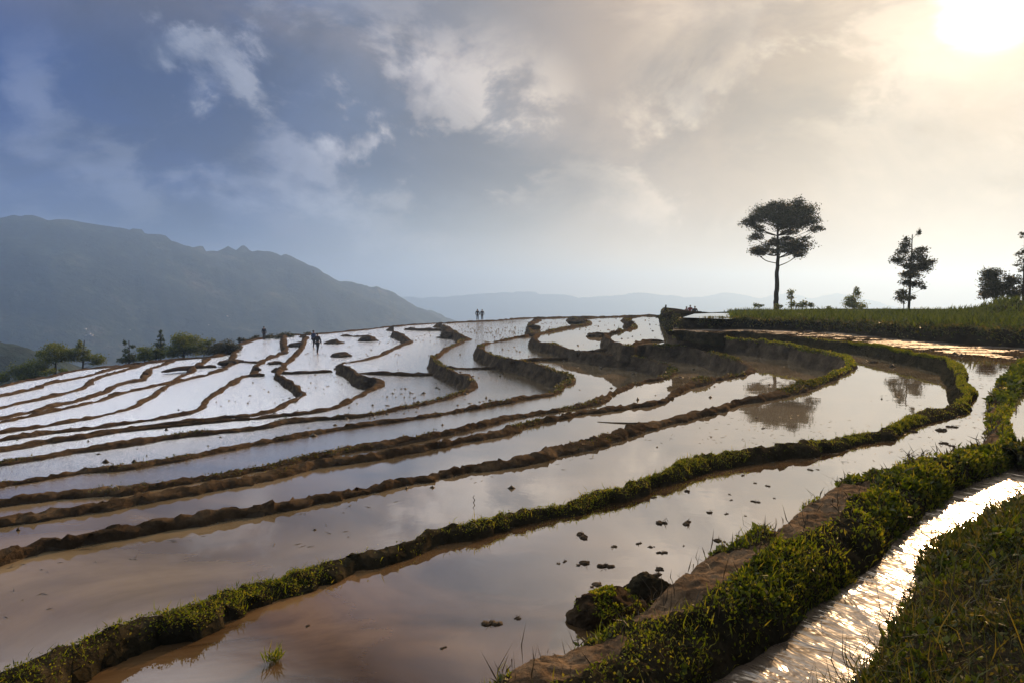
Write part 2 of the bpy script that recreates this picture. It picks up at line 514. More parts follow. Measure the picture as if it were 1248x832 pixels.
LAB = {
    'G': 'green weedy mud bund, nearest of the sweeping bunds, starting at the bottom left corner',
    'H': 'bare brown bund next behind the green weedy bund, curling right into a dark wall',
    'I': 'lower front bund of the merged double bund at left, hooking back right of centre',
    'J': 'upper rear bund of the merged double bund at left, with a long dark wall',
    'K': 'bund behind the double bund, with a dark-walled hook right of the centre',
    'L': 'bund ending in a dark hollow hook below the distant standing pair',
    'M': 'bund hooking round the biggest mossy dark mound left of centre',
    'N': 'bund with a steep grey triangular wall below the walking pair',
    'O': 'bund snaking up with an S-bend towards the small earth knob at left',
    'P': 'thin bund climbing to the dark shrubby corner mound on the left skyline',
    'Q': 'thin bund looping at its upper end around a small pool below the round tree',
    'R': 'thin bund with a brown earth lump at its upper bend at left',
    'S': 'second thinnest bund on the far left slope, bending twice below the conifers',
    'T': 'faint thin bund nearest to the outer edge of the left slope',
    'U': 'outermost bund edging the left slope below the small trees',
}

bunds = {}
for k in order:
    zo = Z[pond_of[k]]
    zi = Z[inner_of[k]] if inner_of[k] else zo - 1.0
    mat = M_mud if k != 'G' else M_soil
    hw0, hwk = (.055, .0017) if k != 'G' else (.06, .0012)
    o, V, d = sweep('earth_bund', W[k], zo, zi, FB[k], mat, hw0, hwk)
    tag(o, LAB[k], 'bund', 'earth bunds between the flooded terraces')
    bunds[k] = (o, V, d)

# skyline rim, east (bank) to west
rim_px = [('A', [(803, 384.2), (785, 383.8), (768, 385)]), ('a1', [(768, 385), (735, 385.8), (700, 386.3)]), ('a2', [(698, 386.4), (680, 386.4), (657, 386.9)]),
          ('a3', [(655, 387), (633, 387.8), (608, 390), (580, 391.4), (560, 392.3), (538, 393.4)]), ('a4', [(536, 393.6), (510, 395), (493, 396), (480, 397.5)]),
          ('a5', [(478, 397.5), (448, 401), (420, 403.5), (400, 405.5), (385, 406.5), (373, 407.5)]), ('a6', [(371, 408), (360, 407.5), (347, 407.5)]),
          ('a7', [(345, 408.5), (325, 411), (307, 414), (293, 419)]), ('a8', [(290, 423), (272, 431), (255, 434.5)]),
          ('a9', [(252, 435.2), (230, 436), (211, 437.5)]), ('a10', [(209, 438), (195, 439.5), (181, 441)]), ('a11', [(179, 441.5), (172, 442), (166, 442.6)]), ('a12', [(164, 442.8), (160, 443)])]
rim = []
for pz, pp in rim_px:
    for u, v in pp:
        rim.append(px(u, v, Z[pz] + .10))
rim = np.array(rim)
far_edge = {}
for pz, pp in rim_px:
    far_edge[pz] = np.array([px(u, v, Z[pz]) for u, v in pp])
rr = catmull(rim, 4)
o, V, d = sweep('earth_bund', rr[::-1], 0, 0, np.full(len(rr), .2), M_mud)
# the rim follows its own height: rebuild with varying level
bpy.data.objects.remove(o)


def rim_sweep(path):
    path, _ = resample(path)
    n = len(path)
    d = np.linalg.norm(path, axis=1)
    tan = np.gradient(path[:, :2], axis=0)
    ker = np.ones(9) / 9
    tan = np.stack([np.convolve(np.pad(tan[:, i], 4, mode='edge'), ker, 'valid') for i in (0, 1)], 1)
    tan /= np.linalg.norm(tan, axis=1)[:, None] + 1e-9
    out = np.stack([tan[:, 1], -tan[:, 0]], 1)
    spec = [(.55, -.35), (.35, -.08), (.12, .06), (-.15, .06), (-.5, -.1), (-1.2, -.7), (-3.0, -1.5)]
    V = np.zeros((n, len(spec), 3))
    for j, (o_, z_) in enumerate(spec):
        V[:, j, :2] = path[:, :2] + out * o_
        V[:, j, 2] = path[:, 2] + z_
    Pn = V.reshape(-1, 3)
    Pn = Pn + np.stack([fbm(Pn, .8, 3, .5, 1.0) * .12, fbm(Pn, .8, 3, .5, 9.0) * .12, fbm(Pn, .9, 3, .5, 5.0) * .11], 1)
    return mesh_np('earth_bund', Pn, [grid_faces(n, len(spec))], M_mud)


tag(rim_sweep(rr), 'long low rim bund along the skyline where the terraces drop into the valley', 'bund', 'earth bunds between the flooded terraces')

# cross bunds (both sides flooded at nearly one level)
cross = [('a1', [(704, 426.5), (730, 425.3), (760, 424.8), (790, 424.5)], 'thin straight cross bund running right from the long dark wall right of centre'),
         ('a2', [(622, 437), (640, 436.6), (665, 436), (697, 435.5)], 'thin pale cross bund between two dark walls right of centre'),
         ('a3', [(541, 445), (560, 446.3), (590, 446.8), (612, 446)], 'cross bund joining the moss-topped hook to the next dark wall, below the standing pair'),
         ('a4', [(432, 451.5), (455, 453), (480, 453.6), (505, 454.5), (531, 454)], 'lumpy cross bund running right from the biggest mossy mound'),
         ('a5', [(341, 452.5), (360, 452.5), (380, 451.5), (405, 450)], 'cross bund in front of the walking pair'),
         ('a7', [(279, 438), (295, 438.6), (317, 440)], 'short dark cross bund right of the shrubby corner mound'),
         ('a6', [(300, 455.3), (310, 455.3), (322, 455.3)], 'tiny cross bund below the small earth knob'),
         ('a8', [(198, 449), (225, 446.8), (250, 445.3), (264, 445)], 'thin dark cross bund below the round green tree'),
         ('A', [(772, 418), (785, 414), (800, 412.8), (812, 412.8)], 'short dark cross bund beside the oval puddle right of centre'),
         ('a4', [(493, 399.5), (512, 400.5), (532, 400.8), (541, 401)], 'dark cross bund just under the skyline left of the standing pair'),
         ('a5', [(417, 407), (432, 408), (450, 407.5)], 'short dark cross bund under the skyline above the walking pair')]
for pz, pp, lab in cross:
    fb = np.array([.055 + .0022 * px(u, v, Z[pz])[1] for u, v in pp])
    path = np.array([px(u, v, Z[pz] + f) for (u, v), f in zip(pp, fb)])
    c = catmull(path, 5)
    o, V, d = sweep('earth_bund', c, Z[pz], Z[pz] - .05, np.interp(np.linspace(0, 1, len(c)), np.linspace(0, 1, len(fb)), fb), M_mud, .04, .0022, taper=True)
    tag(o, lab, 'bund', 'cross bunds')


# ------------------------------------------------------------------ earth mounds
def lump(name, c, rx, ry, rz, mat, rough=.25, seed=0., parent=None, sub=4, rot=0.):
    bm = bmesh.new()
    bmesh.ops.create_icosphere(bm, subdivisions=sub, radius=1)
    V = np.array([v.co[:] for v in bm.verts])
    Fc = np.array([[v.index for v in f.verts] for f in bm.faces])
    bm.free()
    n = fbm(V + seed * 7.7, 1.3, 4, .6)
    n2 = fbm(V + seed * 3.7, 4.5, 3, .6)
    V = V * (1 + rough * n + rough * .5 * n2)[:, None]
    V[:, 2] = np.maximum(V[:, 2], -.35)
    V = V * [rx, ry, rz]
    ca, sa = math.cos(rot), math.sin(rot)
    V = np.c_[V[:, 0] * ca - V[:, 1] * sa, V[:, 0] * sa + V[:, 1] * ca, V[:, 2]]
    return mesh_np(name, V + np.asarray(c), [Fc], mat, parent)


def mound_px(u, v, pz, wpx, hpx, lab, mat=M_wetmud, depth=1.2, seed=0.):
    c = px(u, v, Z[pz] - .02)
    s = c[1] / F
    o = lump('earth_mound', c + [0, wpx * s * .3, 0], wpx * s * .5, wpx * s * .5 * depth, hpx * s * .75, mat, .55, seed)
    tag(o, lab, 'mound', 'earth mounds among the terraces')
    return o


mound_px(426, 450, 'a5', 40, 9, 'biggest mossy dark mound left of centre', seed=1)
mound_px(407, 419, 'a5', 20, 6, 'small dark mound right behind the walking pair', seed=2)
mound_px(413, 435, 'a5', 24, 7, 'dark mound in front of the walking pair on their right', seed=3)
mound_px(333, 444, 'a6', 18, 5, 'low shaggy dark mound below and left of the walking pair', seed=4)
mound_px(448, 416, 'a5', 22, 8, 'dark rounded mound under the skyline, above the biggest mossy mound', seed=5)
mound_px(312, 452, 'a6', 9, 8, 'small upright earth knob on the snaking bund at left', seed=6, depth=.8)
mound_px(176, 458, 'a9', 10, 8, 'brown earth lump on the thin bund at far left', M_mud, seed=7)
mound_px(338, 452, 'a5', 13, 6, 'dark clump at the top of the steep grey triangular wall', seed=8)
mound_px(278, 443, 'a7', 26, 7, 'dark low mound beneath the shrubby corner', seed=9)
mound_px(360, 423, 'a6', 22, 7, 'flat dark wedge of earth above and left of the walking pair', seed=10)
mound_px(729, 411, 'a1', 27, 7, 'dark rounded mound with a yellowish tip near the right of the skyline', seed=11)
mound_px(650, 402, 'a2', 18, 8, 'upper one of two dark mounds stacked under the skyline right of centre', seed=12)
mound_px(653, 410, 'a2', 22, 5, 'lower one of two dark mounds stacked under the skyline right of centre', seed=13)
mound_px(706, 394, 'a1', 24, 5, 'dark tongue-shaped mound close under the skyline right of centre', seed=14)
mound_px(769, 397, 'A', 11, 8, 'small dark mound nearest the left end of the green bank', seed=15)
mound_px(546, 412, 'a4', 30, 11, 'large dark slumped mound left below the standing pair', seed=16, depth=1.6)


# ------------------------------------------------------------------ ponds
def in_poly(pts, poly):
    x, y = pts[:, 0], pts[:, 1]
    c = np.zeros(len(pts), bool)
    j = len(poly) - 1
    for i in range(len(poly)):
        xi, yi, xj, yj = poly[i][0], poly[i][1], poly[j][0], poly[j][1]
        if yi != yj:
            c ^= ((yi > y) != (yj > y)) & (x < (xj - xi) * (y - yi) / (yj - yi) + xi)
        j = i
    return c


def sheet(name, poly, z, mat):
    poly = [(float(p[0]), float(p[1])) for p in poly]
    tri = geometry.tessellate_polygon([[Vector((p[0], p[1], 0)) for p in poly]])
    V = np.array([(p[0], p[1], z) for p in poly])
    T = []
    for t in tri:
        a, b, c = (V[i] for i in t)
        cr = (b[0] - a[0]) * (c[1] - a[1]) - (b[1] - a[1]) * (c[0] - a[0])
        T.append(t if cr > 0 else (t[0], t[2], t[1]))
    o = mesh_np(name, V, [np.array(T)], mat, smooth=False)
    o['kind'] = 'structure'
    return o


# foreground bund: matched pairs of water-line points (left = pond C, right = stream)
FP = [((380, 1050), (640, 1050)), ((560, 900), (800, 900)), ((640, 852), (860, 852)), ((700, 814), (905, 812)), ((760, 778), (945, 783)), ((808, 735), (985, 755)), ((843, 707), (1016, 730)), ((872, 696), (1035, 717)), ((902, 679), (1052, 704)), ((931, 672), (1068, 688)), ((948, 657), (1082, 672)), ((967, 644), (1095, 655)), ((1003, 618), (1128, 632)), ((1016, 608), (1145, 615)), ((1068, 596), (1165, 600)), ((1095, 581), (1183, 589)), ((1130, 572), (1200, 584)), ((1165, 562), (1222, 577)), ((1193, 548), (1236, 564)), ((1206, 532), (1236, 545)), ((1205, 512), (1230, 522)), ((1210, 490), (1235, 496)), ((1225, 468), (1250, 476)), ((1252, 446), (1285, 452)), ((1290, 434), (1340, 438)), ((1400, 428), (1460, 431))]
ZS = -1.62
FL = catmull([px(u, v, Z['C']) for (u, v), _ in FP], 24)
FR = catmull([px(u, v, ZS) for _, (u, v) in FP], 24)
bank_foot_px = [(1400, 432), (1248, 424), (1200, 421), (1150, 417.5), (1100, 413.5), (1060, 409.5), (1030, 406.5), (1000, 404), (960, 402.5), (920, 401.5), (885, 401), (850, 401), (828, 400), (820, 398.5)]
foot_front = catmull([px(u, v, Z['C']) for u, v in bank_foot_px], 6)
foot_side = catmull([px(u, v, Z['A']) for u, v in [(812, 402), (808, 398), (806, 394), (803, 389.5), (800, 386)]], 4)

polyC = [(-2.5, .8), (-30, .8)] + list(W['G']) + list(foot_front[::-1]) + list(((FL + FR) / 2)[::-1])
ponds = {'C': polyC}
for i in range(len(order) - 1):
    a, b = order[i], order[i + 1]
    pz = inner_of[a]
    outer = list(W[a])
    fe = far_edge.get(pz)
    mid = []
    if pz == 'A':
        mid = list(foot_side)
    if fe is not None:
        mid = mid + list(fe)
    ponds[pz] = outer + mid + list(W[b][::-1])
for pz, poly in ponds.items():
    sheet('pond_water', poly, Z[pz], M_pond_near if pz == 'C' else M_pond)
ponds_xy = {k: np.array([(p[0], p[1]) for p in v]) for k, v in ponds.items()}
# stream and the small pond right of the foreground bund
FM = (FL + FR) / 2
RBE = [(1036, 831), (1062, 802), (1092, 759), (1092, 743), (1118, 723), (1121, 684), (1160, 668), (1190, 642), (1216, 629), (1248, 617)]
rb = [px(u, v, ZS) for u, v in RBE]
dv = np.array([-2.45, -2.35, 0])
rb = [rb[0] + dv * 1.5] + rb + [rb[-1] + np.array([2.5, 1.6, 0]), rb[-1] + np.array([9, 4., 0])]
RB = catmull(rb, 14)
iX = 19 * 24 + 4
crossP = [px(1228, 551, ZS), px(1300, 549, ZS), px(1420, 547, ZS)]
stream_poly = list(FM[:iX]) + crossP + [RB[-1] + [2, 1, 0]] + [p + np.array([.25, -.25, 0]) for p in RB[::-1]]
sheet('stream_water', stream_poly, ZS, M_stream)
small_poly = list(FM[iX - 30:]) + [np.array([40, 16, 0]), np.array([16, 5.5, 0])] + crossP[::-1]
sheet('pond_water', small_poly, Z['C'] + .02, M_pond)
c = catmull([px(u, v, Z['C'] + .1) for u, v in [(1222, 547), (1260, 546), (1330, 544), (1420, 542)]], 8)
o, V, d = sweep('earth_bund', c, Z['C'], ZS, np.full(len(c), .11), M_soil, .09, .002)
tag(o, 'short dark cross bund leaving the frame at right, between the small pond and the stream', 'bund', 'cross bunds')
CROSSV = V

# ------------------------------------------------------------------ foreground bund body
nT = 44
n = len(FL)
T = np.linspace(0, 1, nT)
width = np.linalg.norm((FR - FL)[:, :2], axis=1)
hs = np.clip(width / .55, .45, 1.0)
prof = np.interp(T, [0, .03, .08, .14, .30, .55, .75, .9, 1.0], [-.10, .02, .11, .15, .165, .165, .12, .04, -.12])
V = np.zeros((n, nT, 3))
V[:, :, :2] = FL[:, None, :2] + (FR - FL)[:, None, :2] * T[None, :, None]
V[:, :, 2] = Z['C'] + prof[None, :] * hs[:, None]
Pn = V.reshape(-1, 3)
dF = np.linalg.norm(Pn, axis=1)
edge = np.tile(np.minimum(T, 1 - T), n)
Pn[:, 2] += fbm(Pn, 3.0, 5, .55) * .055 * np.repeat(hs, nT) + fbm(Pn, 14.0, 4, .65, 4.) * .034
Pn[:, 0] += fbm(Pn, 2.6, 4, .55, 8.) * .05
Pn[:, 1] += fbm(Pn, 2.6, 4, .55, 15.) * .05
FV = Pn.reshape(n, nT, 3)
fr = empty('earth_bund', FV[n // 3, nT // 2])
tag(fr, 'broad grassy foreground bund with bare trodden dirt, between the near pond and the stream', 'bund')
# bare trodden dirt mask along the left half of the crest
sI = np.linspace(0, 1, n)
dirt_mask = np.zeros((n, nT))
mm = fbm(np.c_[FV[:, :, :2].reshape(-1, 2), np.zeros(n * nT)], 2.1, 3, .5, 2.0).reshape(n, nT)
cen = .30 + .10 * np.sin(np.arange(n) * .045)
dirt_mask = np.exp(-((T[None, :] - cen[:, None]) / .17) ** 2) + 1.9 * mm - .44
dirt_mask += (.35 * sstep(6.0, 3.0, FV[:, :, 1]))
dirt_mask -= 2.5 * sstep(.46, .60, T)[None, :]
dirt_mask[FV[:, :, 1] > 11] -= 1
fw = grid_faces(n, nT)
fcm = dirt_mask.reshape(-1)[fw].mean(1)
body = mesh_np('soil', FV.reshape(-1, 3), [fw], M_soil, fr)
body.data.materials.append(M_dirt)
body.data.polygons.foreach_set('material_index', (fcm > .06).astype(np.int32))

# right bank body
nR = 40
Tin = np.concatenate([np.linspace(0, .5, 16), np.linspace(.56, 6, nR - 16)])
prof = np.interp(Tin, [0, .04, .15, .4, 1, 2, 6], [-.10, .06, .16, .24, .34, .42, .5])
tan = np.gradient(RB[:, :2], axis=0)
ker = np.ones(21) / 21
tan = np.stack([np.convolve(np.pad(tan[:, i], 10, mode='edge'), ker, 'valid') for i in (0, 1)], 1)
tan /= np.linalg.norm(tan, axis=1)[:, None]
inw = np.stack([tan[:, 1], -tan[:, 0]], 1)
V = np.zeros((len(RB), nR, 3))
V[:, :, :2] = RB[:, None, :2] + inw[:, None, :] * Tin[None, :, None]
V[:, :, 2] = ZS + prof[None, :]
Pn = V.reshape(-1, 3)
Pn[:, 2] += fbm(Pn, 2.2, 5, .55, 6.) * .07
Pn[:, 0] += fbm(Pn, 3.0, 4, .55, 8.) * .05
RV = Pn.reshape(len(RB), nR, 3)
rbo = empty('stream_bank', RV[len(RB) // 2, 5])
tag(rbo, 'dark grassy stream bank filling the bottom right corner', 'bank')
mesh_np('soil', RV.reshape(-1, 3), [grid_faces(len(RB), nR)], M_soil, rbo)


# ------------------------------------------------------------------ foliage cards (each a small bent leaf of its own)
def leaf_arr(C, L, Wd, D, U, bend=.25):
    """C (n,3) base, L length, Wd width, D (n,3) growth direction, U (n,3) side vector"""
    Nn = np.cross(D, U)
    tip = C + D * L[:, None] - Nn * (bend * L)[:, None] * .5
    midc = C + D * (L * .5)[:, None] + Nn * (bend * L)[:, None] * .15
    a = midc + U * (Wd * .5)[:, None]
    b = midc - U * (Wd * .5)[:, None]
    V = np.stack([C, a, tip, b], 1).reshape(-1, 3)
    i = np.arange(len(C)) * 4
    return V, np.stack([i, i + 1, i + 2, i + 3], 1)


def rand_dirs(n, up=.6, spread=1.0):
    D = rng.normal(size=(n, 3)) * spread
    D[:, 2] = np.abs(D[:, 2]) * .6 + up
    D /= np.linalg.norm(D, axis=1)[:, None]
    U = np.cross(D, rng.normal(size=(n, 3)))
    U /= np.linalg.norm(U, axis=1)[:, None] + 1e-9
    return D, U


def sample_grid(V, n, mask=None, jit=True):
    """random surface points on a grid patch (area weighted)"""
    a, b, c_, d_ = V[:-1, :-1], V[1:, :-1], V[1:, 1:], V[:-1, 1:]
    area = np.linalg.norm(np.cross(c_ - a, d_ - b), axis=-1).ravel()
    if mask is not None:
        m = (mask[:-1, :-1] + mask[1:, 1:]).ravel() * .5
        area = area * np.clip(m, 0, None)
    pr = area / area.sum()
    idx = rng.choice(len(pr), n, p=pr)
    i, j = np.unravel_index(idx, a.shape[:2])
    s, t = rng.random((n, 1)), rng.random((n, 1))
    return (a[i, j] * (1 - s) * (1 - t) + b[i, j] * s * (1 - t) + c_[i, j] * s * t + d_[i, j] * (1 - s) * t), i, j


def leaves(name, pts, Lr, wr, mat, parent=None, up=.6, spread=1.0, lift=0., bend=.3):
    n = len(pts)
    D, U = rand_dirs(n, up, spread)
    L = rng.uniform(*Lr, n)
    V, Fq = leaf_arr(pts + [0, 0, 1] * (rng.random((n, 1)) ** 1.5 * lift), L, L * rng.uniform(*wr, n), D, U, bend)
    return V, Fq


# foreground bund grass: ground-cover leaves in clumps + blades
def ground_cover(name, V, mask, n, Lr, wr, lift, mat, parent, blades=0, bl=(.05, .14), dscale=None):
    mb = MB()
    p, i, j = sample_grid(V, n, mask)
    cl = fbm(p, 5.0, 3, .5, 31.) * .5 + .5
    cl2 = np.clip((cl - .25) * 2, 0.05, 1.3)
    nn = len(p)
    D, U = rand_dirs(nn, .5, 1.0)
    dist = np.linalg.norm(p, axis=1)
    k = np.clip(dist / 4.0, .8, 4.0) if dscale is None else np.clip(dist * dscale, .8, 5)
    L = rng.uniform(*Lr, nn) * k
    cl3 = np.clip(.25 + 1.5 * (fbm(p, 2.2, 3, .5, 61.) * .5 + .5) ** 2 * 1.6, .15, 1.8)
    base = p + np.c_[np.zeros((nn, 2)), rng.random(nn) * lift * cl2 * cl3]
    Vv, Fq = leaf_arr(base, L, L * rng.uniform(*wr, nn), D, U, .3)
    mb.add(Vv, Fq)
    if blades:
        p, i, j = sample_grid(V, blades, mask)
        D, U = rand_dirs(blades, 1.3, .7)
        dist = np.linalg.norm(p, axis=1)
        k = np.clip(dist / 4.0, .8, 3.0) if dscale is None else np.clip(dist * dscale, .8, 4)
        L = rng.uniform(*bl, blades) * (.6 + .8 * rng.random(blades))
        Vv, Fq = leaf_arr(p, L, .006 * k, D, U, .6)
        mb.add(Vv, Fq)
    o = mb.build(name, mat, parent, smooth=False)
    o['kind'] = 'stuff'
    return o


gm = np.clip(.25 - dirt_mask * 3.0, 0, 1)
gm *= np.clip(.16 + 2.0 * (fbm(FV.reshape(-1, 3), 1.7, 4, .6, 91.).reshape(n, nT) + .18), .06, 1.3)
gm[:, :3] *= .35
gm[:, -1:] *= .4
ground_cover('grass', FV, gm, 56000, (.010, .026), (.4, .75), .040, M_grass, fr, 9000, (.03, .075))
ground_cover('weeds', FV, gm * np.clip(fbm(FV.reshape(-1, 3), 2.4, 3, .5, 33.).reshape(n, nT) * 4, 0, 1) + 1e-9, 6000, (.022, .048), (.45, .75), .055, M_crop, fr, 0)
ground_cover('dry_straw', FV, np.clip(.4 - np.abs(dirt_mask) * 1.5, 0, 1) + .02, 700, (.02, .05), (.08, .14), .01, M_straw, fr, 1500, (.05, .14))
rm = np.ones(RV.shape[:2])
rm[:, 20:] = .35
rm[:, 28:] = 0
rm[RV[:, :, 1] < .6] = 0
rm *= np.clip(.35 + 1.8 * (fbm(RV.reshape(-1, 3), 1.6, 4, .6, 93.).reshape(RV.shape[:2]) + .2), .1, 1.3)
ground_cover('weeds', RV, rm * np.clip(fbm(RV.reshape(-1, 3), 2.0, 3, .5, 35.).reshape(RV.shape[:2]) * 4, 0, 1) + 1e-9, 9000, (.025, .055), (.45, .75), .12, M_crop, rbo, 0)
ground_cover('dry_straw', RV, rm, 600, (.02, .05), (.08, .14), .02, M_straw, rbo, 2500, (.08, .22))
ground_cover('grass', RV, rm, 80000, (.012, .036), (.4, .8), .09, M_grass_dark, rbo, 16000, (.06, .20))
# weeds on the green bund
o, V, d = bunds['G']
gmask = np.zeros(V.shape[:2])
gmask[:, 2:7] = 1
gmask *= np.clip(.25 + 2.2 * (fbm(V.reshape(-1, 3), 1.5, 4, .6, 47.).reshape(V.shape[:2]) + .16), .04, 1.3)
fade = sstep(60, 22, d) * (.45 + .8 * (fbm(V[:, 4], .9, 3) * .5 + .5))
tip_i = np.argmax(V[:, 4, 0])
fade = fade * np.where(np.arange(len(V)) > tip_i, sstep(26, 0, np.arange(len(V)) - tip_i), 1)
gmask *= fade[:, None]
ground_cover('grass', V, gmask, 60000, (.008, .018), (.4, .8), .020, M_grass, o, 4000, (.025, .06), dscale=.11)
gc = ground_cover('grass', CROSSV, np.ones(CROSSV.shape[:2]), 2500, (.012, .03), (.4, .8), .05, M_grass_dark, None)
cb = [o for o in col.objects if o.get('label', '').startswith('short dark cross bund leaving')][0]
gc.parent = cb
# sparse tufts on the brown bund's right-hand tip
o, V, d = bunds['H']
gmask = np.zeros(V.shape[:2])
gmask[:, 2:7] = 1
tipm = (V[:, 4, 0] > 6) & (V[:, 4, 1] < 32)
gmask *= tipm[:, None]
ground_cover('grass', V, gmask, 5000, (.010, .02), (.4, .8), .05, M_grass, o, 0, dscale=.16)

for kb, nb_ in (('H', 3500), ('I', 2600), ('J', 2200), ('K', 1600), ('L', 1400)):
    o, V, d = bunds[kb]
    gmask = np.zeros(V.shape[:2])
    gmask[:, 2:7] = 1
    gmask *= (np.clip(fbm(V[:, 4], .55, 3, .6, 17.) - .06, 0, 1) / np.maximum(d, 5))[:, None] + 1e-7
    ground_cover('weeds', V, gmask, nb_, (.010, .022), (.4, .8), .03, M_grass_dark, o, 300, (.04, .08), dscale=.16)

# big broken lump of mud beside the foreground bund
c0 = px(737, 762, Z['C'] - .01)
big = lump('mud_clod', c0 + [0.03, .10, 0], .20, .155, .125, M_clod, .34, 3.3, sub=5, rot=.5)
tag(big, 'big broken lump of brown earth at the pond edge beside the grassy foreground bund', 'clod')
bv = np.array([v.co[:] for v in big.data.vertices])
sel = bv[(bv[:, 2] > bv[:, 2].max() - .07) & (fbm(bv, 9.0, 3) > -.12)]
p_ = sel[rng.integers(0, len(sel), 900)]
D, U = rand_dirs(900, .8, 1.0)
Lq = rng.uniform(.008, .020, 900)
VV, FF = leaf_arr(p_, Lq, Lq * .6, D, U, .3)
gq = mesh_np('grass', VV, [FF], M_grass, big, smooth=False)
gq['kind'] = 'stuff'
c1 = px(787, 735, Z['C'] - .01)
b2 = lump('mud_clod', c1 + [0.02, .06, 0], .13, .09, .13, M_soil, .3, 5.1, sub=5, rot=.2)
tag(b2, 'smaller dark earth lump against the right side of the big broken lump', 'clod')

# ------------------------------------------------------------------ clods standing in the near pond
clod_px = [(709, 653, 16), (680, 686, 6), (688, 684, 7), (714, 686, 15), (738, 690, 15), (747, 666, 9), (779, 662, 8), (792, 666, 7), (807, 673, 10), (802, 694, 13), (800, 701, 16), (729, 712, 14), (778, 711, 12), (809, 637, 16), (838, 637, 15), (838, 598, 9), (797, 606, 6), (866, 624, 9), (885, 626, 6), (874, 658, 12), (921, 611, 8), (920, 588, 5), (936, 592, 6), (889, 602, 4), (891, 609, 4), (908, 628, 4), (987, 572, 7), (997, 572, 4), (905, 579, 5), (944, 607, 4), (833, 665, 4), (866, 672, 4), (599, 760, 18), (631, 752, 10), (541, 789, 8), (376, 762, 6), (930, 522, 5), (1090, 523, 9), (1110, 525, 12), (1145, 524, 14), (1160, 520, 9), (1148, 540, 12), (1160, 543, 8), (1063, 442, 13), (1069, 437, 8), (709, 539, 5)]
protos = []
for s in range(4):
    mb = MB()
    for q in range(7 + 2 * s):
        bm = bmesh.new()
        bmesh.ops.create_icosphere(bm, subdivisions=2, radius=1)
        VV = np.array([v.co[:] for v in bm.verts])
        FF = np.array([[v.index for v in f.verts] for f in bm.faces])
        bm.free()
        VV = VV * (1 + .8 * fbm(VV + s * 9 + q * 3, 1.9, 4, .65))[:, None]
        r_ = rng.uniform(.10, .34)
        VV = VV * [r_ * 1.3, r_, r_ * .7] + np.r_[rng.normal(0, .24, 2) * [1.1, .9], .02]
        mb.add(VV, FF)
    D, U = rand_dirs(7, .9, .8)
    C_ = np.c_[rng.normal(0, .25, (7, 2)), np.full(7, .05)]
    L_ = rng.uniform(.3, .75, 7)
    VV, FF = leaf_arr(C_, L_, L_ * .10, D, U, .4)
    mb.add(VV, FF)
    protos.append(mb)
for i, (u, v, w) in enumerate(clod_px):
    zc = Z['C'] if v > 500 else Z['B']
    if (u, v) == (709, 539): zc = Z['B']
    c_ = px(u, v, zc)
    s_ = w * c_[1] / F * .75
    mb = protos[i % 4]
    if i < 4:
        o = mb.build('mud_clod', M_wetmud)
        protos[i].obj = o
    else:
        o = protos[i % 4].obj.copy()
        col.objects.link(o)
    o.location = Vector(c_.tolist())
    o.scale = (s_, s_, s_ * .9)
    o.rotation_euler = (0, 0, random.uniform(0, 6))
    lab = 'small dark mud clod sticking out of the calm water among scattered others'
    if i == 32: lab = 'lone mud clod in open water a little left of the big broken lump'
    tag(o, lab, 'clod', 'mud clods scattered in the water')
# grass tuft standing in water, bottom left
c_ = px(334, 806, Z['C'])
p_ = c_ + np.c_[rng.normal(0, .015, (60, 2)), np.zeros(60)]
D, U = rand_dirs(60, 1.4, .6)
L_ = rng.uniform(.03, .09, 60)
VV, FF = leaf_arr(p_, L_, np.full(60, .006), D, U, .6)
tag(mesh_np('grass_tuft', VV, [FF], M_grass, smooth=False), 'small green tuft of grass standing alone in the near pond at bottom left', 'grass tuft')
c_ = px(577, 612, Z['B'])
VV, FF = tube_arr([c_, c_ + [.012, 0, .025], c_ + [-.004, 0, .045], c_ + [.008, 0, .065]], [.004, .004, .003, .002], 6)
tag(mesh_np('stick', VV, [FF], M_bark), 'thin bent stick poking out of the broad pond behind the green weedy bund', 'stick')
# half-sunk stick along the water
pts = np.array([px(u, v, Z['A'] + .005) for u, v in [(728, 513.4), (748, 514.6), (768, 515.4), (790, 516)]])
VV, FF = tube_arr(pts, [.004, .010, .016, .03], 7)
tag(mesh_np('mud_ridge', VV, [FF], M_wetmud), 'thin pointed spit of mud lying in the water right of centre', 'mud spit')

# stubble specks of last year's rice in the farther ponds
mb = MB()
dens = dict(A=.8, a1=1.6, a2=1.6, a3=1.8, a4=1.6, a5=1.6, a6=.9, a7=.7, a8=.5, B=.7, C=.6)
octV = np.array([[1, 0, 0], [-1, 0, 0], [0, 1, 0], [0, -1, 0], [0, 0, 1.], [0, 0, -.3]])
octF = np.array([[0, 2, 4], [2, 1, 4], [1, 3, 4], [3, 0, 4], [2, 0, 5], [1, 2, 5], [3, 1, 5], [0, 3, 5]])
for pz, dn in dens.items():
    poly = ponds_xy[pz]
    lo, hi = poly.min(0), poly.max(0)
    lo = np.maximum(lo, [-60, 2]); hi = np.minimum(hi, [40, 105])
    nn = int((hi - lo).prod() * dn)
    q = rng.uniform(lo, hi, (nn, 2))
    q = q[in_poly(q, poly)]
    q = q[fbm(np.c_[q, q[:, :1] * 0], .25, 3, .5, 3.) + rng.normal(0, .25, len(q)) > .12]
    vis = np.abs(q[:, 0]) < q[:, 1] * .85
    q = q[vis][:900]
    for (x, y) in q:
        s_ = rng.uniform(.02, .055) * (1 if y > 15 else rng.choice([.12, .2, .4]))
        V_ = octV * [s_ * rng.uniform(.8, 2.2), s_ * rng.uniform(.8, 1.6), s_ * rng.uniform(.5, 2.0)]
        mb.add(V_ + [x, y, Z[pz]], octF)
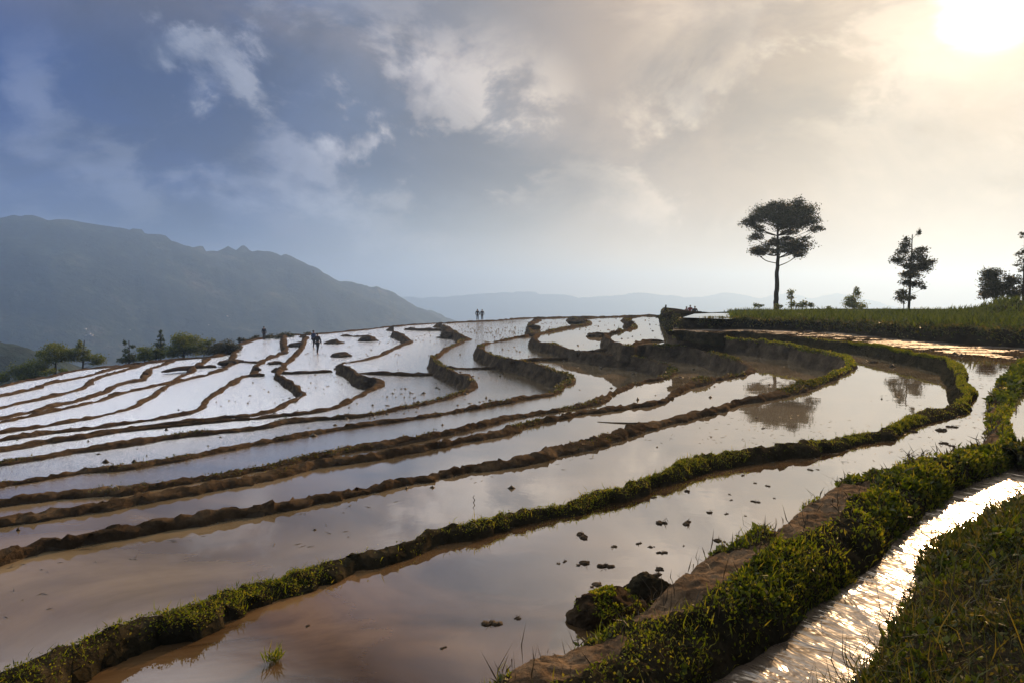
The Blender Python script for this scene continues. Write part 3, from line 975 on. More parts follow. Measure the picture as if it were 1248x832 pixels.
for pz, cnt in (('C', 420), ('B', 420)):
    poly = ponds_xy[pz]
    q = np.c_[rng.uniform(-7, 9, 9000), rng.uniform(2.5, 17, 9000)]
    q = q[in_poly(q, poly)]
    q = q[fbm(np.c_[q, q[:, :1] * 0], .55, 3, .5, 8.) > .02][:cnt]
    for (x, y) in q:
        a = rng.uniform(0, math.pi)
        ln, wd = rng.uniform(.008, .05), rng.uniform(.0015, .004)
        D_ = np.array([math.cos(a), math.sin(a), rng.normal(0, .1)])
        S_ = np.array([-D_[1], D_[0], 0])
        c_ = np.array([x, y, Z[pz] + .002])
        V_ = np.array([c_ - D_ * ln, c_ + S_ * wd, c_ + D_ * ln, c_ - S_ * wd, c_ + [0, 0, .003]])
        mb.add(V_, np.array([[0, 4, 1], [1, 4, 2], [2, 4, 3], [3, 4, 0]]))
o = mb.build('rice_stubble', M_straw, smooth=False)
tag(o, 'dark specks of rotting rice stubble dotting the flooded fields', 'stubble', kind='stuff')

# muddy shallows below the green bank, breaking the surface of pond C
gx, gy = np.meshgrid(np.linspace(0, 1, 260), np.linspace(0, 1, 50))
gW = W['G'][-200:]
ia = len(foot_front) - 1
nf = 260
fo = np.stack([np.interp(np.linspace(0, 1, nf), np.linspace(0, 1, len(foot_front)), foot_front[:, i]) for i in range(3)], 1)
# towards the viewer: a strip of growing width
wid = np.interp(fo[:, 0], [6, 9, 14, 22], [1.2, 3.5, 4.5, 5.5])
V = np.zeros((nf, 60, 3))
t = np.linspace(-.1, 1, 60)
dirn = -fo[:, :2] / np.linalg.norm(fo[:, :2], axis=1)[:, None]
V[:, :, :2] = fo[:, None, :2] + dirn[:, None, :] * (wid[:, None] * t[None, :])[:, :, None]
Pn = V.reshape(-1, 3)
Pn[:, 2] = Z['C'] - .004 + .012 * (.5 - np.tile(t, nf)) + fbm(Pn * [.7, 1.7, 1], 1.6, 5, .7, 44.) * .06
inC = in_poly(Pn[:, :2], ponds_xy['C'])
Pn[~inC, 2] = Z['C'] - .15
ff_ = grid_faces(nf, 60)
o = mesh_np('mud_flat', Pn, [ff_[inC[ff_].all(1)]], M_flat)
o['kind'] = 'structure'


# ------------------------------------------------------------------ far green bank
def bank_top(xw, yw):
    z = np.interp(xw, [5, 9, 13, 17, 24], [-1.18, -1.15, -1.12, -.98, -.80])
    return z


side = foot_side
front = foot_front
foot = np.vstack([front, side])
nb = len(foot)
foot_s, _ = resample(np.vstack([front, side]), None, .004, .05, .12)
nb = len(foot_s)
tan = np.gradient(foot_s[:, :2], axis=0)
ker = np.ones(41) / 41
tan = np.stack([np.convolve(np.pad(tan[:, i], 20, mode='edge'), ker, 'valid') for i in (0, 1)], 1)
tan /= np.linalg.norm(tan, axis=1)[:, None] + 1e-9
inw = np.stack([tan[:, 1], -tan[:, 0]], 1)
s_ = np.linspace(0, 1, nb)
back = np.stack([np.interp(foot_s[:, 0], [5, 8, 12, 20, 40], [17.5, 24, 40, 70, 150]), np.interp(foot_s[:, 0], [5, 9, 14, 24], [80, 95, 105, 105])], 1)
side_m = np.arange(nb) > nb * len(front) / len(foot)
back[foot_s[:, 1] > 42] = (foot_s[foot_s[:, 1] > 42][:, :2] + [4, 2])
rows = []
ztop = bank_top(foot_s[:, 0], foot_s[:, 1])
ztop = np.where(side_m, np.interp(foot_s[:, 1], [30, 42, 60], [-1.16, -1.40, -1.95]), ztop)
zfoot = foot_s[:, 2]
for tt, oo in ((0, 0), (.12, .03), (.35, .08), (.6, .15), (.82, .2), (.95, .28), (1.0, .42)):
    r_ = np.zeros((nb, 3))
    r_[:, :2] = foot_s[:, :2] + inw * (oo * np.where(side_m, 3.2, 1.0))[:, None]
    r_[:, 2] = zfoot - .12 + (ztop - zfoot + .12) * tt
    rows.append(r_)
e_ = rows[-1]
for tt in (.01, .03, .06, .1, .16, .25, .36, .5, .65, .82, 1.0):
    r_ = np.zeros((nb, 3))
    r_[:, :2] = e_[:, :2] * (1 - tt) + back * tt
    r_[:, 2] = np.where(side_m, np.minimum(ztop, -1.2), ztop) - .95 * tt ** 1.3 * np.where(foot_s[:, 1] > 42, .3, 1) * (1 + tt)
    rows.append(r_)
BV = np.stack(rows, 1)
m_ = BV.shape[1]
Pn = BV.reshape(-1, 3)
# grassy hillock at the right end
hc = pxd(1296, 372, 30)
Pn[:, 2] += np.tile(np.r_[np.zeros(6), np.ones(m_ - 6)], nb) * 1.25 * np.exp(-(((Pn[:, 0] - hc[0]) / 2.2) ** 2 + ((Pn[:, 1] - hc[1]) / 4.0) ** 2))
amp = np.where(np.tile(np.arange(m_), nb) < 8, .22, .06) * np.repeat(np.where(side_m, 1.8, 1.0), m_)
Pn += np.stack([fbm(Pn, 1.2, 5, .6, 7.) * amp, fbm(Pn, 1.2, 5, .6, 17.) * amp, fbm(Pn, 1.5, 5, .6, 27.) * amp], 1)
BV = Pn.reshape(nb, m_, 3)
bk = empty('field_bank', BV[nb // 2, 3])
tag(bk, 'dark earth bank with a green field on top, below the tall umbrella-crowned tree', 'bank')
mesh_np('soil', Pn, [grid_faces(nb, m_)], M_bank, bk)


def bank_z(x, y):
    d2 = (BV[:, 6:, 0] - x) ** 2 + (BV[:, 6:, 1] - y) ** 2
    i = np.unravel_index(np.argmin(d2), d2.shape)
    return BV[i[0], 6 + i[1], 2]


# green crop on the bank
mask = np.zeros((nb, m_))
mask[:, 6:14] = 1
u_of = 624 + F * BV[:, :, 0] / BV[:, :, 1]
mask *= np.clip((u_of - 885) / 12, 0, 1)
mask[:, 6] *= .6
mask *= np.where(BV[:, :, 1] > 60, .3, 1)
p, i, j = sample_grid(BV, 20000, mask / np.maximum(1, (BV[:, :, 1] / 34) ** 1.5))
D, U = rand_dirs(len(p), 1.6, .5)
hgt = .30 + .34 * fbm(p, .9, 4, .6)
L = hgt * rng.uniform(.6, 1.35, len(p))
VV, FF = leaf_arr(p - [0, 0, .02], L, rng.uniform(.035, .075, len(p)), D, U, .6)
o = mesh_np('crop', VV, [FF], M_crop, bk, smooth=False)
o['kind'] = 'stuff'
# grass fringe at the left end of the bank
mask = np.zeros((nb, m_))
mask[:, 1:7] = 1
mask *= (u_of < 832) * 1.0
p, i, j = sample_grid(BV, 2500, mask + 1e-9)
D, U = rand_dirs(len(p), 1.0, .8)
L = rng.uniform(.06, .16, len(p))
VV, FF = leaf_arr(p, L, L * .3, D, U, .5)
o = mesh_np('grass', VV, [FF], M_grass_dark, bk, smooth=False)
o['kind'] = 'stuff'
# weeds hanging over the bank face
mask = np.zeros((nb, m_))
mask[:, 3:8] = 1
mask *= (u_of > 850) * 1.0
p, i, j = sample_grid(BV, 9000, mask + 1e-9)
D, U = rand_dirs(len(p), .3, .8)
L = rng.uniform(.06, .18, len(p))
VV, FF = leaf_arr(p, L, L * .35, D, U, .5)
o = mesh_np('weeds', VV, [FF], M_grass_dark, bk, smooth=False)
o['kind'] = 'stuff'

# flooded plot on the bank and the low dark wall behind it
zz = -1.06
poly = [px(u, v, zz) for u, v in [(832, 387), (846, 382.6), (870, 381.6), (895, 382), (899, 384.5), (893, 389)]]
sheet('pond_water', poly, zz, M_pond)
c = catmull([px(u, v, -.98) for u, v in [(813, 380), (822, 378.3), (835, 377.6), (850, 378), (861, 379)]], 8)
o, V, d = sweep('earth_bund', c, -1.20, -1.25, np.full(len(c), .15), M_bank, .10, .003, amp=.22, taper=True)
tag(o, 'low dark wall on the skyline in front of the red-dressed people', 'bund', 'cross bunds')
c_ = pxd(811, 384, 50)
VV, FF = tube_arr([c_, c_ + [0, 0, .4], c_ + [.03, 0, .75]], [.09, .08, .05], 7)
tag(mesh_np('wooden_post', VV, [FF], M_bark), 'short dark post at the left end of the low skyline wall', 'post')


# ------------------------------------------------------------------ valley and mountains (one heightfield)
def seg_height(Q, ridge, slope, rough_):
    best = np.full(len(Q), -1e9)
    for i in range(len(ridge) - 1):
        a, b = ridge[i], ridge[i + 1]
        ab = b[:2] - a[:2]
        t = np.clip(((Q - a[:2]) @ ab) / (ab @ ab), 0, 1)
        dd = np.linalg.norm(Q - (a[:2] + t[:, None] * ab), axis=1)
        h = a[2] + t * (b[2] - a[2]) - slope * dd * (1 + .15 * np.exp(-dd / 200))
        best = np.maximum(best, h)
    return best


ridge1 = np.array([pxd(u, v, d) for u, v, d in [(-700, 215, 850), (-400, 235, 950), (-200, 250, 1050), (0, 261, 1150), (40, 259, 1180), (70, 263, 1200), (100, 268, 1230), (130, 275, 1250), (170, 279, 1300), (200, 286, 1320), (230, 299, 1350), (265, 301, 1400), (310, 304, 1450), (345, 309, 1500), (370, 319, 1530), (400, 334, 1560), (425, 342, 1600), (450, 348, 1650), (475, 357, 1700), (500, 371, 1750), (530, 379, 1820), (555, 389, 1900), (640, 425, 2100)]])
ridge1 = catmull(ridge1, 4)
ridge2 = np.array([pxd(u, 360 - (360 - v) * .05, 4700) for u, v in [(-300, 290), (100, 290), (165, 268), (200, 274), (260, 290), (340, 306), (450, 316), (540, 292), (600, 258), (632, 250), (690, 270), (720, 280), (760, 290), (835, 276), (870, 286), (900, 294), (1000, 312), (1150, 318), (1400, 300), (1800, 290)]])


def hill_h(Q):
    P3 = np.c_[Q, np.zeros(len(Q))]
    big_ = fbm(P3, 1 / 260., 5, .55, 12.)
    fine_ = fbm(P3, 1 / 38., 4, .55, 22.)
    rgd = 1 - np.abs(fbm(P3, 1 / 170., 4, .5, 2.)) * 2
    h1 = seg_height(Q, ridge1, .52, 0)
    h2 = seg_height(Q, ridge2, .50, 0)
    hv = -185 + 14 * big_
    near_ = np.linalg.norm(Q, axis=1)
    top1 = seg_height(Q, ridge1, 0.0, 0)
    k1 = np.clip((top1 - h1) / 110, 0, 1)
    h1 = h1 + (big_ * 26 + rgd * 16 - 8) * k1 + fine_ * 4 * (.22 + k1)
    k2 = np.clip((seg_height(Q, ridge2, 0., 0) - h2) / 120, 0, 1)
    h2 = h2 + (big_ * 40 + rgd * 20 - 20) * k2 + fine_ * 6
    h = np.maximum(np.maximum(h1, h2), hv)
    # near dark shoulder on the left
    s0 = pxd(-60, 405, 230)
    hs_ = s0[2] - .42 * np.abs(np.linalg.norm((Q - s0[:2]) * [1, .8], axis=1)) + fine_ * 5
    return np.maximum(h, hs_)


edge_pts = np.vstack([rr, W['U'][::-1]])
eaz = np.arctan2(edge_pts[:, 0], edge_pts[:, 1])
er = np.linalg.norm(edge_pts[:, :2], axis=1)
o_ = np.argsort(eaz)
eaz, er, ez = eaz[o_], er[o_], edge_pts[o_][:, 2]
eaz = np.r_[eaz, R(14.5), R(25), R(60)]
er = np.r_[er, 84, 104, 120]
ez = np.r_[ez, -1.6, -1.3, -1.3]
naz, nr_ = 620, 150
AZ = np.linspace(R(-62), R(58), naz)
r0 = np.interp(AZ, eaz, er) + .8
z0 = np.interp(AZ, eaz, ez) - .55
tt = np.linspace(0, 1, nr_)
Rr = np.zeros((naz, nr_))
for i in range(naz):
    Rr[i] = r0[i] * (5200 / r0[i]) ** (tt ** 1.0)
X = np.sin(AZ)[:, None] * Rr
Y = np.cos(AZ)[:, None] * Rr
Q = np.stack([X.ravel(), Y.ravel()], 1)
Hh = hill_h(Q).reshape(naz, nr_)
ss = Rr - r0[:, None]
slope_z = z0[:, None] - .22 * ss - .16 * ss * sstep(5, 60, ss) + fbm(np.c_[Q, Q[:, :1] * 0], .08, 4).reshape(naz, nr_) * np.clip(ss * .1, 0, 3)
Zt = np.maximum(Hh, slope_z)
Zt[:, 0] = z0
TV = np.stack([X, Y, Zt], -1)


def forest(name):
    m, nt, b = newmat(name)
    geo = N(nt, 'ShaderNodeNewGeometry')
    n1 = N(nt, 'ShaderNodeTexNoise', Scale=.012, Detail=7.0, Roughness=.62)
    n2 = N(nt, 'ShaderNodeTexNoise', Scale=.09, Detail=6.0, Roughness=.7)
    for q in (n1, n2):
        nt.links.new(geo.outputs['Position'], q.inputs['Vector'])
    r = ramp(nt, [(.36, (.009, .020, .018)), (.52, (.019, .034, .024)), (.58, (.034, .052, .036)), (.76, (.11, .10, .07))], n1.outputs['Fac'])
    r2 = ramp(nt, [(.35, .45), (.65, 1.4)], n2.outputs['Fac'])
    mx = N(nt, 'ShaderNodeMix', data_type='RGBA', blend_type='MULTIPLY')
    mx.inputs['Factor'].default_value = .9
    nt.links.new(r.outputs[0], mx.inputs['A'])
    nt.links.new(r2.outputs[0], mx.inputs['B'])
    nt.links.new(mx.outputs['Result'], b.inputs['Base Color'])
    b.inputs['Roughness'].default_value = .95
    b.inputs['Specular IOR Level'].default_value = .1
    bp = N(nt, 'ShaderNodeBump', Strength=.8, Distance=8.0)
    nt.links.new(n2.outputs['Fac'], bp.inputs['Height'])
    nt.links.new(bp.outputs[0], b.inputs['Normal'])
    return m


M_forest = forest('forest_hills')
o = mesh_np('hills', TV.reshape(-1, 3), [grid_faces(naz, nr_)[:, ::-1]], M_forest)
o['kind'] = 'structure'
# ground under everything near
V = []
gxs = np.linspace(-70, 60, 40)
gys = np.linspace(-40, 60, 40)
GX, GY = np.meshgrid(gxs, gys, indexing='ij')
rG = np.hypot(GX, GY)
azG = np.arctan2(GX, GY)
lim = np.interp(azG, eaz, er)
GZ = np.minimum(-1.95, -1.95 - .16 * np.clip(GY + np.clip(-GX, 0, 60) * .6 - 3, 0, None)) - 2.2 * np.clip((GY - 6) / 40, 0, 1)
GZ = np.where(GY < 1.0, -1.75, GZ)
o = mesh_np('ground', np.stack([GX, GY, GZ], -1).reshape(-1, 3), [grid_faces(40, 40)[:, ::-1]], M_soil)
o['kind'] = 'structure'


def terrain_at(x, y):
    az = math.atan2(x, y)
    r = math.hypot(x, y)
    i = int(np.clip(round((az - AZ[0]) / (AZ[1] - AZ[0])), 0, naz - 1))
    return float(np.interp(r, Rr[i], Zt[i]))


def ray_terrain(u, v):
    dr = ray(u, v)
    for t in np.geomspace(60, 4000, 900):
        p = dr * t
        if p[2] < terrain_at(p[0], p[1]):
            return p
    return dr * 4000


# village houses on the far slope: one built, the rest copied
def box(c, s):
    x, y, z = np.array(s) / 2
    V = np.array([[-x, -y, -z], [x, -y, -z], [x, y, -z], [-x, y, -z], [-x, -y, z], [x, -y, z], [x, y, z], [-x, y, z]]) + c
    Fq = np.array([[0, 3, 2, 1], [4, 5, 6, 7], [0, 1, 5, 4], [1, 2, 6, 5], [2, 3, 7, 6], [3, 0, 4, 7]])
    return V, Fq


hp = [(104, 410), (109, 408.5), (112, 409.8), (158, 403.5), (254, 397), (277, 386), (104, 402), (232, 409)]
hproto = None
for i, (u, v) in enumerate(hp):
    p = ray_terrain(u, v)
    if hproto is None:
        e = empty('village_house', p)
        Vb, Fb = box(np.array([0, 0, 2.0]), (8, 6, 6.5))
        wl = mesh_np('wall', Vb, [Fb], M_white, e, smooth=False)
        wl.location = (0, 0, 0)
        Vr = np.array([[-4.6, -3.6, 5.1], [4.6, -3.6, 5.1], [4.6, 3.6, 5.1], [-4.6, 3.6, 5.1], [-4.6, 0, 7.2], [4.6, 0, 7.2]])
        rf = mesh_np('roof', Vr, [np.array([[0, 1, 5, 4], [2, 3, 4, 5], [3, 2, 1, 0]]), np.array([[0, 4, 3], [1, 2, 5]])], M_roof, e, smooth=False)
        rf.location = (0, 0, 0)
        hproto = (e, wl, rf)
    else:
        e = hproto[0].copy()
        col.objects.link(e)
        for ch in hproto[1:]:
            c_ = ch.copy()
            col.objects.link(c_)
            c_.parent = e
        e.location = Vector(p.tolist())
    sc_ = random.uniform(.22, .38) * (1.35 if i in (1, 5) else 1)
    e.scale = (sc_,) * 3
    e.rotation_euler = (0, 0, random.uniform(-.6, .6))
    tag(e, 'tiny white house of the hazy village on the lower far mountainside', 'house', 'white houses on the far mountainside')


# ------------------------------------------------------------------ trees
def tree(name, d, trunk, clumps, label, mat, group=None, tr=(.2, .05), leafpx=(1.3, 2.6), dens=1.0, depth=.7, base_drop=None, limb=True, flat=.5, cat='tree', bendy=True):
    """trunk: image polyline (foot first); clumps: (u, v, rx, ry) in image units at distance d"""
    s = d / F
    dens = dens * 1.25
    clumps = [(u, v, rx * 1.0, ry * 1.1) for u, v, rx, ry in clumps]
    pt = [pxd(u, v, d) for u, v in trunk]
    if base_drop is not None:
        g = bank_z(pt[0][0], pt[0][1]) - .06 if base_drop == 'bank' else base_drop
        g = min(g, pt[0][2] - .02)
        pt = [np.array([pt[0][0], pt[0][1], g])] + pt
    base = pt[0]
    e = empty(name, base)
    tag(e, label, cat, group)
    ctr = np.mean([c[0] for c in clumps])
    half = max(max(abs(c[0] - ctr) + c[2] for c in clumps), 3)
    tp = catmull(np.array(pt), 5)
    tp[:, 0] += fbm(tp, .9, 3, .5, 3.) * tr[0] * .6
    mb = MB()
    rad = np.linspace(tr[0], tr[1], len(tp))
    rad[0] *= 1.35
    Vt, Ft = tube_arr(tp, rad, 9)
    mb.add(Vt, Ft)
    lm = mb
    lv = MB()
    for (u, v, rx, ry) in clumps:
        k = math.sqrt(max(0, 1 - min(1, abs(u - ctr) / half) ** 2))
        for rep in range(2 if rx > 6 else 1):
            c = pxd(u, v, d)
            c = c + [0, random.uniform(-1, 1) * depth * half * k * s, 0]
            rxm, rym = rx * s, ry * s
            if limb:
                zt = c[2] - abs(c[0] - tp[-1][0]) * .45 - .3 * rym
                zt = min(max(zt, tp[len(tp) // 3][2]), tp[-2][2])
                q = tp[np.argmin(np.abs(tp[:, 2] - zt))]
                midp = q * .5 + c * .5 + [0, 0, -.06 * np.linalg.norm(c - q)] + rng.normal(0, .04 * np.linalg.norm(c - q), 3)
                r0_ = max(tr[1] * .7, .012) * min(1.5, .6 + rxm * .5)
                Vl, Fl = tube_arr(catmull([q, midp, c], 4), np.linspace(r0_, r0_ * .3, 9), 5)
                lm.add(Vl, Fl)
                for w in range(4):
                    tip = c + rng.normal(0, .5, 3) * [rxm, rxm, rym]
                    st = midp * .35 + c * .65
                    Vl, Fl = tube_arr([st, (st + tip) / 2 + rng.normal(0, .04, 3) * rxm, tip], [r0_ * .45, r0_ * .3, r0_ * .15], 4)
                    lm.add(Vl, Fl)
            nl = int(rx * ry * 8.5 * dens / (leafpx[0] * leafpx[1] * .5)) + 8
            # small sprays inside the clump, so that gaps open between them
            ns = max(9, int(rx * ry / 10))
            dirs = rng.normal(size=(ns, 3))
            dirs /= np.linalg.norm(dirs, axis=1)[:, None]
            spr = dirs * (rng.random((ns, 1)) ** .45) * (.55 if rx < 6 else .92)
            which = rng.integers(0, ns, nl)
            loc = spr[which] + rng.normal(0, .32, (nl, 3))
            pos = c + loc * [rxm, rxm, rym]
            D, U = rand_dirs(nl, .05, 1.0)
            D[:, 2] *= flat
            D /= np.linalg.norm(D, axis=1)[:, None]
            U = np.cross(D, rng.normal(size=(nl, 3))); U /= np.linalg.norm(U, axis=1)[:, None]
            L = rng.uniform(*leafpx, nl) * s
            Vv, Fv = leaf_arr(pos, L, L * rng.uniform(.45, .8, nl), D, U, .3)
            lv.add(Vv, Fv)
    lm.build('trunk', M_bark, e)
    lv.build('crown', mat, e, smooth=False)
    return e


def zc(lst, sx, ox, oy):
    return [(ox + a / sx, oy + b / sx, c / sx, d_ / sx) for a, b, c, d_ in lst]


def zt(lst, sx, ox, oy):
    return [(ox + a / sx, oy + b / sx) for a, b in lst]


S4 = 3.302
tree('umbrella_tree', 62, zt([(252, 478), (252, 420), (254, 350), (256, 290), (258, 240), (258, 190), (258, 130)], S4, 870, 230),
     zc([(148, 138, 34, 17), (182, 112, 42, 22), (228, 85, 45, 24), (262, 72, 36, 18), (300, 70, 34, 17), (335, 82, 42, 22), (362, 98, 44, 24), (386, 128, 28, 18), (396, 163, 22, 13), (275, 150, 56, 20), (300, 110, 55, 26), (235, 122, 45, 24), (175, 192, 20, 18), (212, 212, 12, 9), (360, 142, 50, 18), (335, 172, 34, 10), (352, 204, 30, 8), (165, 257, 28, 13), (212, 242, 40, 16), (268, 230, 40, 14), (332, 236, 44, 18), (342, 265, 30, 13), (230, 256, 30, 11), (300, 252, 34, 13), (255, 214, 30, 13), (300, 200, 20, 9), (195, 160, 24, 10)], S4, 870, 230),
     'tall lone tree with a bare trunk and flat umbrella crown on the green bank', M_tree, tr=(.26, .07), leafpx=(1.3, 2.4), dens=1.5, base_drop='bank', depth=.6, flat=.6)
tree('tall_tree', 47, zt([(785, 510), (787, 440), (791, 360), (795, 280), (798, 185)], S4, 870, 230),
     zc([(798, 182, 9, 14), (797, 205, 17, 13), (790, 228, 22, 12), (765, 255, 28, 13), (810, 252, 26, 13), (742, 288, 26, 15), (790, 285, 34, 17), (848, 297, 28, 12), (755, 315, 28, 10), (820, 318, 36, 14), (765, 345, 22, 12), (812, 352, 30, 15), (758, 380, 20, 10), (800, 385, 30, 13), (822, 400, 14, 9), (782, 420, 20, 14), (800, 440, 14, 10), (757, 440, 26, 13), (790, 320, 24, 16)], S4, 870, 230),
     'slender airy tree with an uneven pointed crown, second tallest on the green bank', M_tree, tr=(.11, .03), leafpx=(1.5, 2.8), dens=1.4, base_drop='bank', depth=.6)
tree('sapling', 46, zt([(764, 505), (765, 480), (762, 450)], S4, 870, 230), zc([(752, 445, 12, 10), (766, 462, 12, 8)], S4, 870, 230), 'thin bare sapling hugging the left foot of the slender airy tree', M_tree, tr=(.05, .02), dens=.5, base_drop='bank', cat='sapling')
tree('cone_tree', 70, zt([(563, 492), (563, 450), (564, 402)], S4, 870, 230),
     zc([(564, 404, 8, 12), (562, 425, 17, 12), (560, 447, 25, 13), (562, 468, 36, 14), (545, 476, 16, 10), (595, 474, 18, 9)], S4, 870, 230),
     'small cone-shaped tree between the umbrella tree and the slender airy tree', M_tree_green, tr=(.12, .03), dens=1.6, base_drop='bank')
tree('sapling', 60, zt([(313, 478), (314, 450), (316, 420)], S4, 870, 230), zc([(316, 420, 18, 12), (312, 438, 15, 12)], S4, 870, 230), 'small round-headed sapling just right of the umbrella tree trunk', M_tree_green, tr=(.06, .03), dens=1.1, base_drop='bank', cat='sapling')
for (u, v, rx, ry, lab) in [(330, 468, 28, 13, 'low dark bush below the small round-headed sapling'), (372, 466, 26, 15, 'low dark bush right of the small round-headed sapling'), (180, 472, 20, 10, 'low green bush left of the umbrella tree trunk'), (262, 472, 16, 9, 'low green bush at the foot of the umbrella tree trunk'), (465, 482, 14, 9, 'small green bush midway to the cone-shaped tree')]:
    tree('bush', 58, zt([(u, v + 10), (u, v)], S4, 870, 230), zc([(u - rx * .4, v, rx * .6, ry), (u + rx * .4, v + 2, rx * .6, ry * .8)], S4, 870, 230), lab, M_tree_green, tr=(.04, .02), dens=1.5, base_drop='bank', cat='bush', group='bushes on the green bank')
tree('round_tree', 40, zt([(1133, 495), (1134, 465), (1138, 420), (1142, 370)], S4, 870, 230),
     zc([(1128, 352, 34, 22), (1160, 345, 30, 20), (1102, 392, 26, 22), (1145, 395, 42, 28), (1172, 372, 24, 18), (1185, 428, 30, 22), (1145, 430, 28, 18), (1120, 420, 26, 18)], S4, 870, 230),
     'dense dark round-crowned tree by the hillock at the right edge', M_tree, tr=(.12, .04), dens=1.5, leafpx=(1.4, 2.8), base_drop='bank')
tree('bush', 39, zt([(1218, 480), (1218, 440), (1220, 390)], S4, 870, 230), zc([(1208, 385, 22, 14), (1228, 372, 18, 16), (1215, 415, 24, 16), (1235, 400, 18, 16), (1205, 440, 16, 12)], S4, 870, 230), 'thin leafy bush squeezed between the round-crowned tree and the frame-edge tree', M_tree, tr=(.05, .02), dens=.7, base_drop='bank', cat='bush')
tree('tall_tree', 38, zt([(1246, 470), (1247, 400), (1249, 330), (1252, 250), (1254, 160)], S4, 870, 230),
     zc([(1244, 195, 10, 4), (1262, 180, 14, 8), (1240, 262, 18, 9), (1262, 250, 20, 14), (1228, 308, 18, 6), (1250, 290, 22, 14), (1275, 320, 24, 14), (1248, 330, 14, 8), (1275, 390, 24, 12)], S4, 870, 230),
     'tree cut by the right frame edge, only its left branches showing', M_tree, tr=(.09, .03), dens=.9, base_drop='bank')
c_ = pxd(1196.5, 381, 38)
VV, FF = tube_arr([c_ - [0, 0, .3], c_ + [0, 0, .15], c_ + [.04, 0, .32], c_ + [.0, 0, .45], c_ + [.06, 0, .55]], [.045, .04, .035, .03, .02], 6)
tag(mesh_np('dead_stump', VV, [FF], M_bark), 'thin bare dead stem standing left of the round-crowned tree', 'dead stem')

S6 = 5.986


def lt(name, d, trunk, clumps, label, mat, ox=0, oy=370, **kw):
    u, v = trunk[0]
    q = pxd(ox + u / S6, oy + v / S6, d)
    g = terrain_at(q[0], q[1]) - .2
    return tree(name, d, zt(trunk, S6, ox, oy), zc(clumps, S6, ox, oy), label, mat, base_drop=min(g, q[2] - .1), leafpx=(1.2, 2.5), **kw)


lt('bush', 72, [(195, 560), (195, 500)], [(130, 490, 48, 40), (200, 470, 70, 45), (260, 480, 60, 45), (160, 530, 60, 28), (240, 530, 70, 28), (300, 500, 40, 30)], 'large rounded dark bush at the far left below the hazy mountain', M_tree_green, tr=(.15, .05), dens=1.5, cat='bush')
lt('bush', 70, [(-10, 590), (-10, 540)], [(-15, 540, 50, 35), (20, 560, 30, 20)], 'dark bush cut by the left frame edge', M_tree_green, tr=(.1, .05), dens=1.5, cat='bush')
lt('small_tree', 74, [(405, 500), (407, 440), (410, 380)], [(350, 370, 35, 30), (400, 330, 55, 32), (450, 340, 40, 32), (410, 390, 70, 35), (470, 390, 40, 28), (360, 415, 40, 25), (280, 368, 38, 25)], 'small round tree with a separate puff of leaves on its left', M_tree_green, tr=(.14, .05), dens=1.4)
lt('small_tree', 74, [(606, 500), (607, 440), (612, 360), (616, 268)], [(616, 280, 14, 20), (612, 310, 28, 20), (545, 365, 42, 28), (600, 350, 45, 28), (645, 350, 24, 20), (560, 395, 45, 22), (640, 395, 40, 22), (690, 400, 50, 26), (690, 430, 40, 18), (615, 400, 30, 22)], 'small spiky-topped tree with drooping side boughs, right of the small round tree', M_tree_green, tr=(.13, .04), dens=1.3)
lt('hedge', 70, [(390, 510), (390, 495)], [(320, 505, 34, 18), (370, 490, 34, 20), (415, 488, 30, 16), (455, 488, 30, 14), (500, 485, 24, 10)], 'low green hedge at the foot of the small round tree', M_tree_green, tr=(.05, .03), dens=1.6, cat='hedge', limb=False)
lt('conifer', 76, [(942, 440), (942, 380), (941, 268)], [(941, 285, 14, 20), (941, 315, 20, 18), (940, 345, 28, 18), (938, 380, 40, 18), (935, 412, 55, 18), (880, 408, 28, 9), (975, 415, 24, 14)], 'slim dark conifer standing left of the leafy clump', M_conifer, tr=(.1, .03), dens=1.6)
lt('bush', 74, [(1055, 420), (1057, 370)], [(1060, 340, 40, 28), (1020, 380, 32, 24), (1080, 380, 50, 30), (1040, 405, 50, 16)], 'dark leafy bush between the two dark conifers', M_tree_green, tr=(.08, .04), dens=1.4, cat='bush')
lt('bush', 73, [(1140, 420), (1140, 370)], [(1135, 345, 34, 32), (1160, 375, 38, 28), (1120, 390, 36, 20)], 'lighter green bush at the foot of the taller conifer', M_tree_green, tr=(.08, .04), dens=1.4, cat='bush')
lt('conifer', 77, [(1170, 420), (1170, 330), (1170, 190)], [(1170, 210, 12, 18), (1170, 238, 22, 14), (1170, 268, 30, 15), (1170, 300, 38, 15), (1175, 330, 36, 16), (1185, 362, 28, 20)], 'taller dark conifer, tallest of the trees along the left skyline', M_conifer, tr=(.12, .03), dens=1.6)
lt('round_tree', 76, [(140, 400), (142, 350), (145, 280)], [(80, 290, 45, 40), (130, 262, 60, 36), (180, 280, 50, 36), (215, 320, 45, 34), (140, 330, 80, 42), (70, 345, 42, 34), (190, 350, 60, 28)], 'big round bright-green tree, broadest of the trees on the left skyline', M_tree_green, ox=200, tr=(.18, .06), dens=1.4)
lt('bush', 76, [(290, 375), (290, 330)], [(275, 300, 38, 34), (310, 290, 34, 22), (300, 335, 42, 24), (345, 270, 22, 14)], 'smaller dull-green bush right behind the big round bright-green tree', M_tree_green, ox=200, tr=(.07, .04), dens=1.3, cat='bush')
lt('bush', 66, [(410, 400), (410, 360)], [(370, 330, 40, 36), (420, 305, 52, 28), (470, 320, 50, 28), (420, 350, 80, 34), (510, 320, 40, 22), (545, 318, 24, 14)], 'dark brownish shrub growing over the corner mound of the terraces', M_tree, ox=200, tr=(.08, .04), dens=1.5, cat='bush')
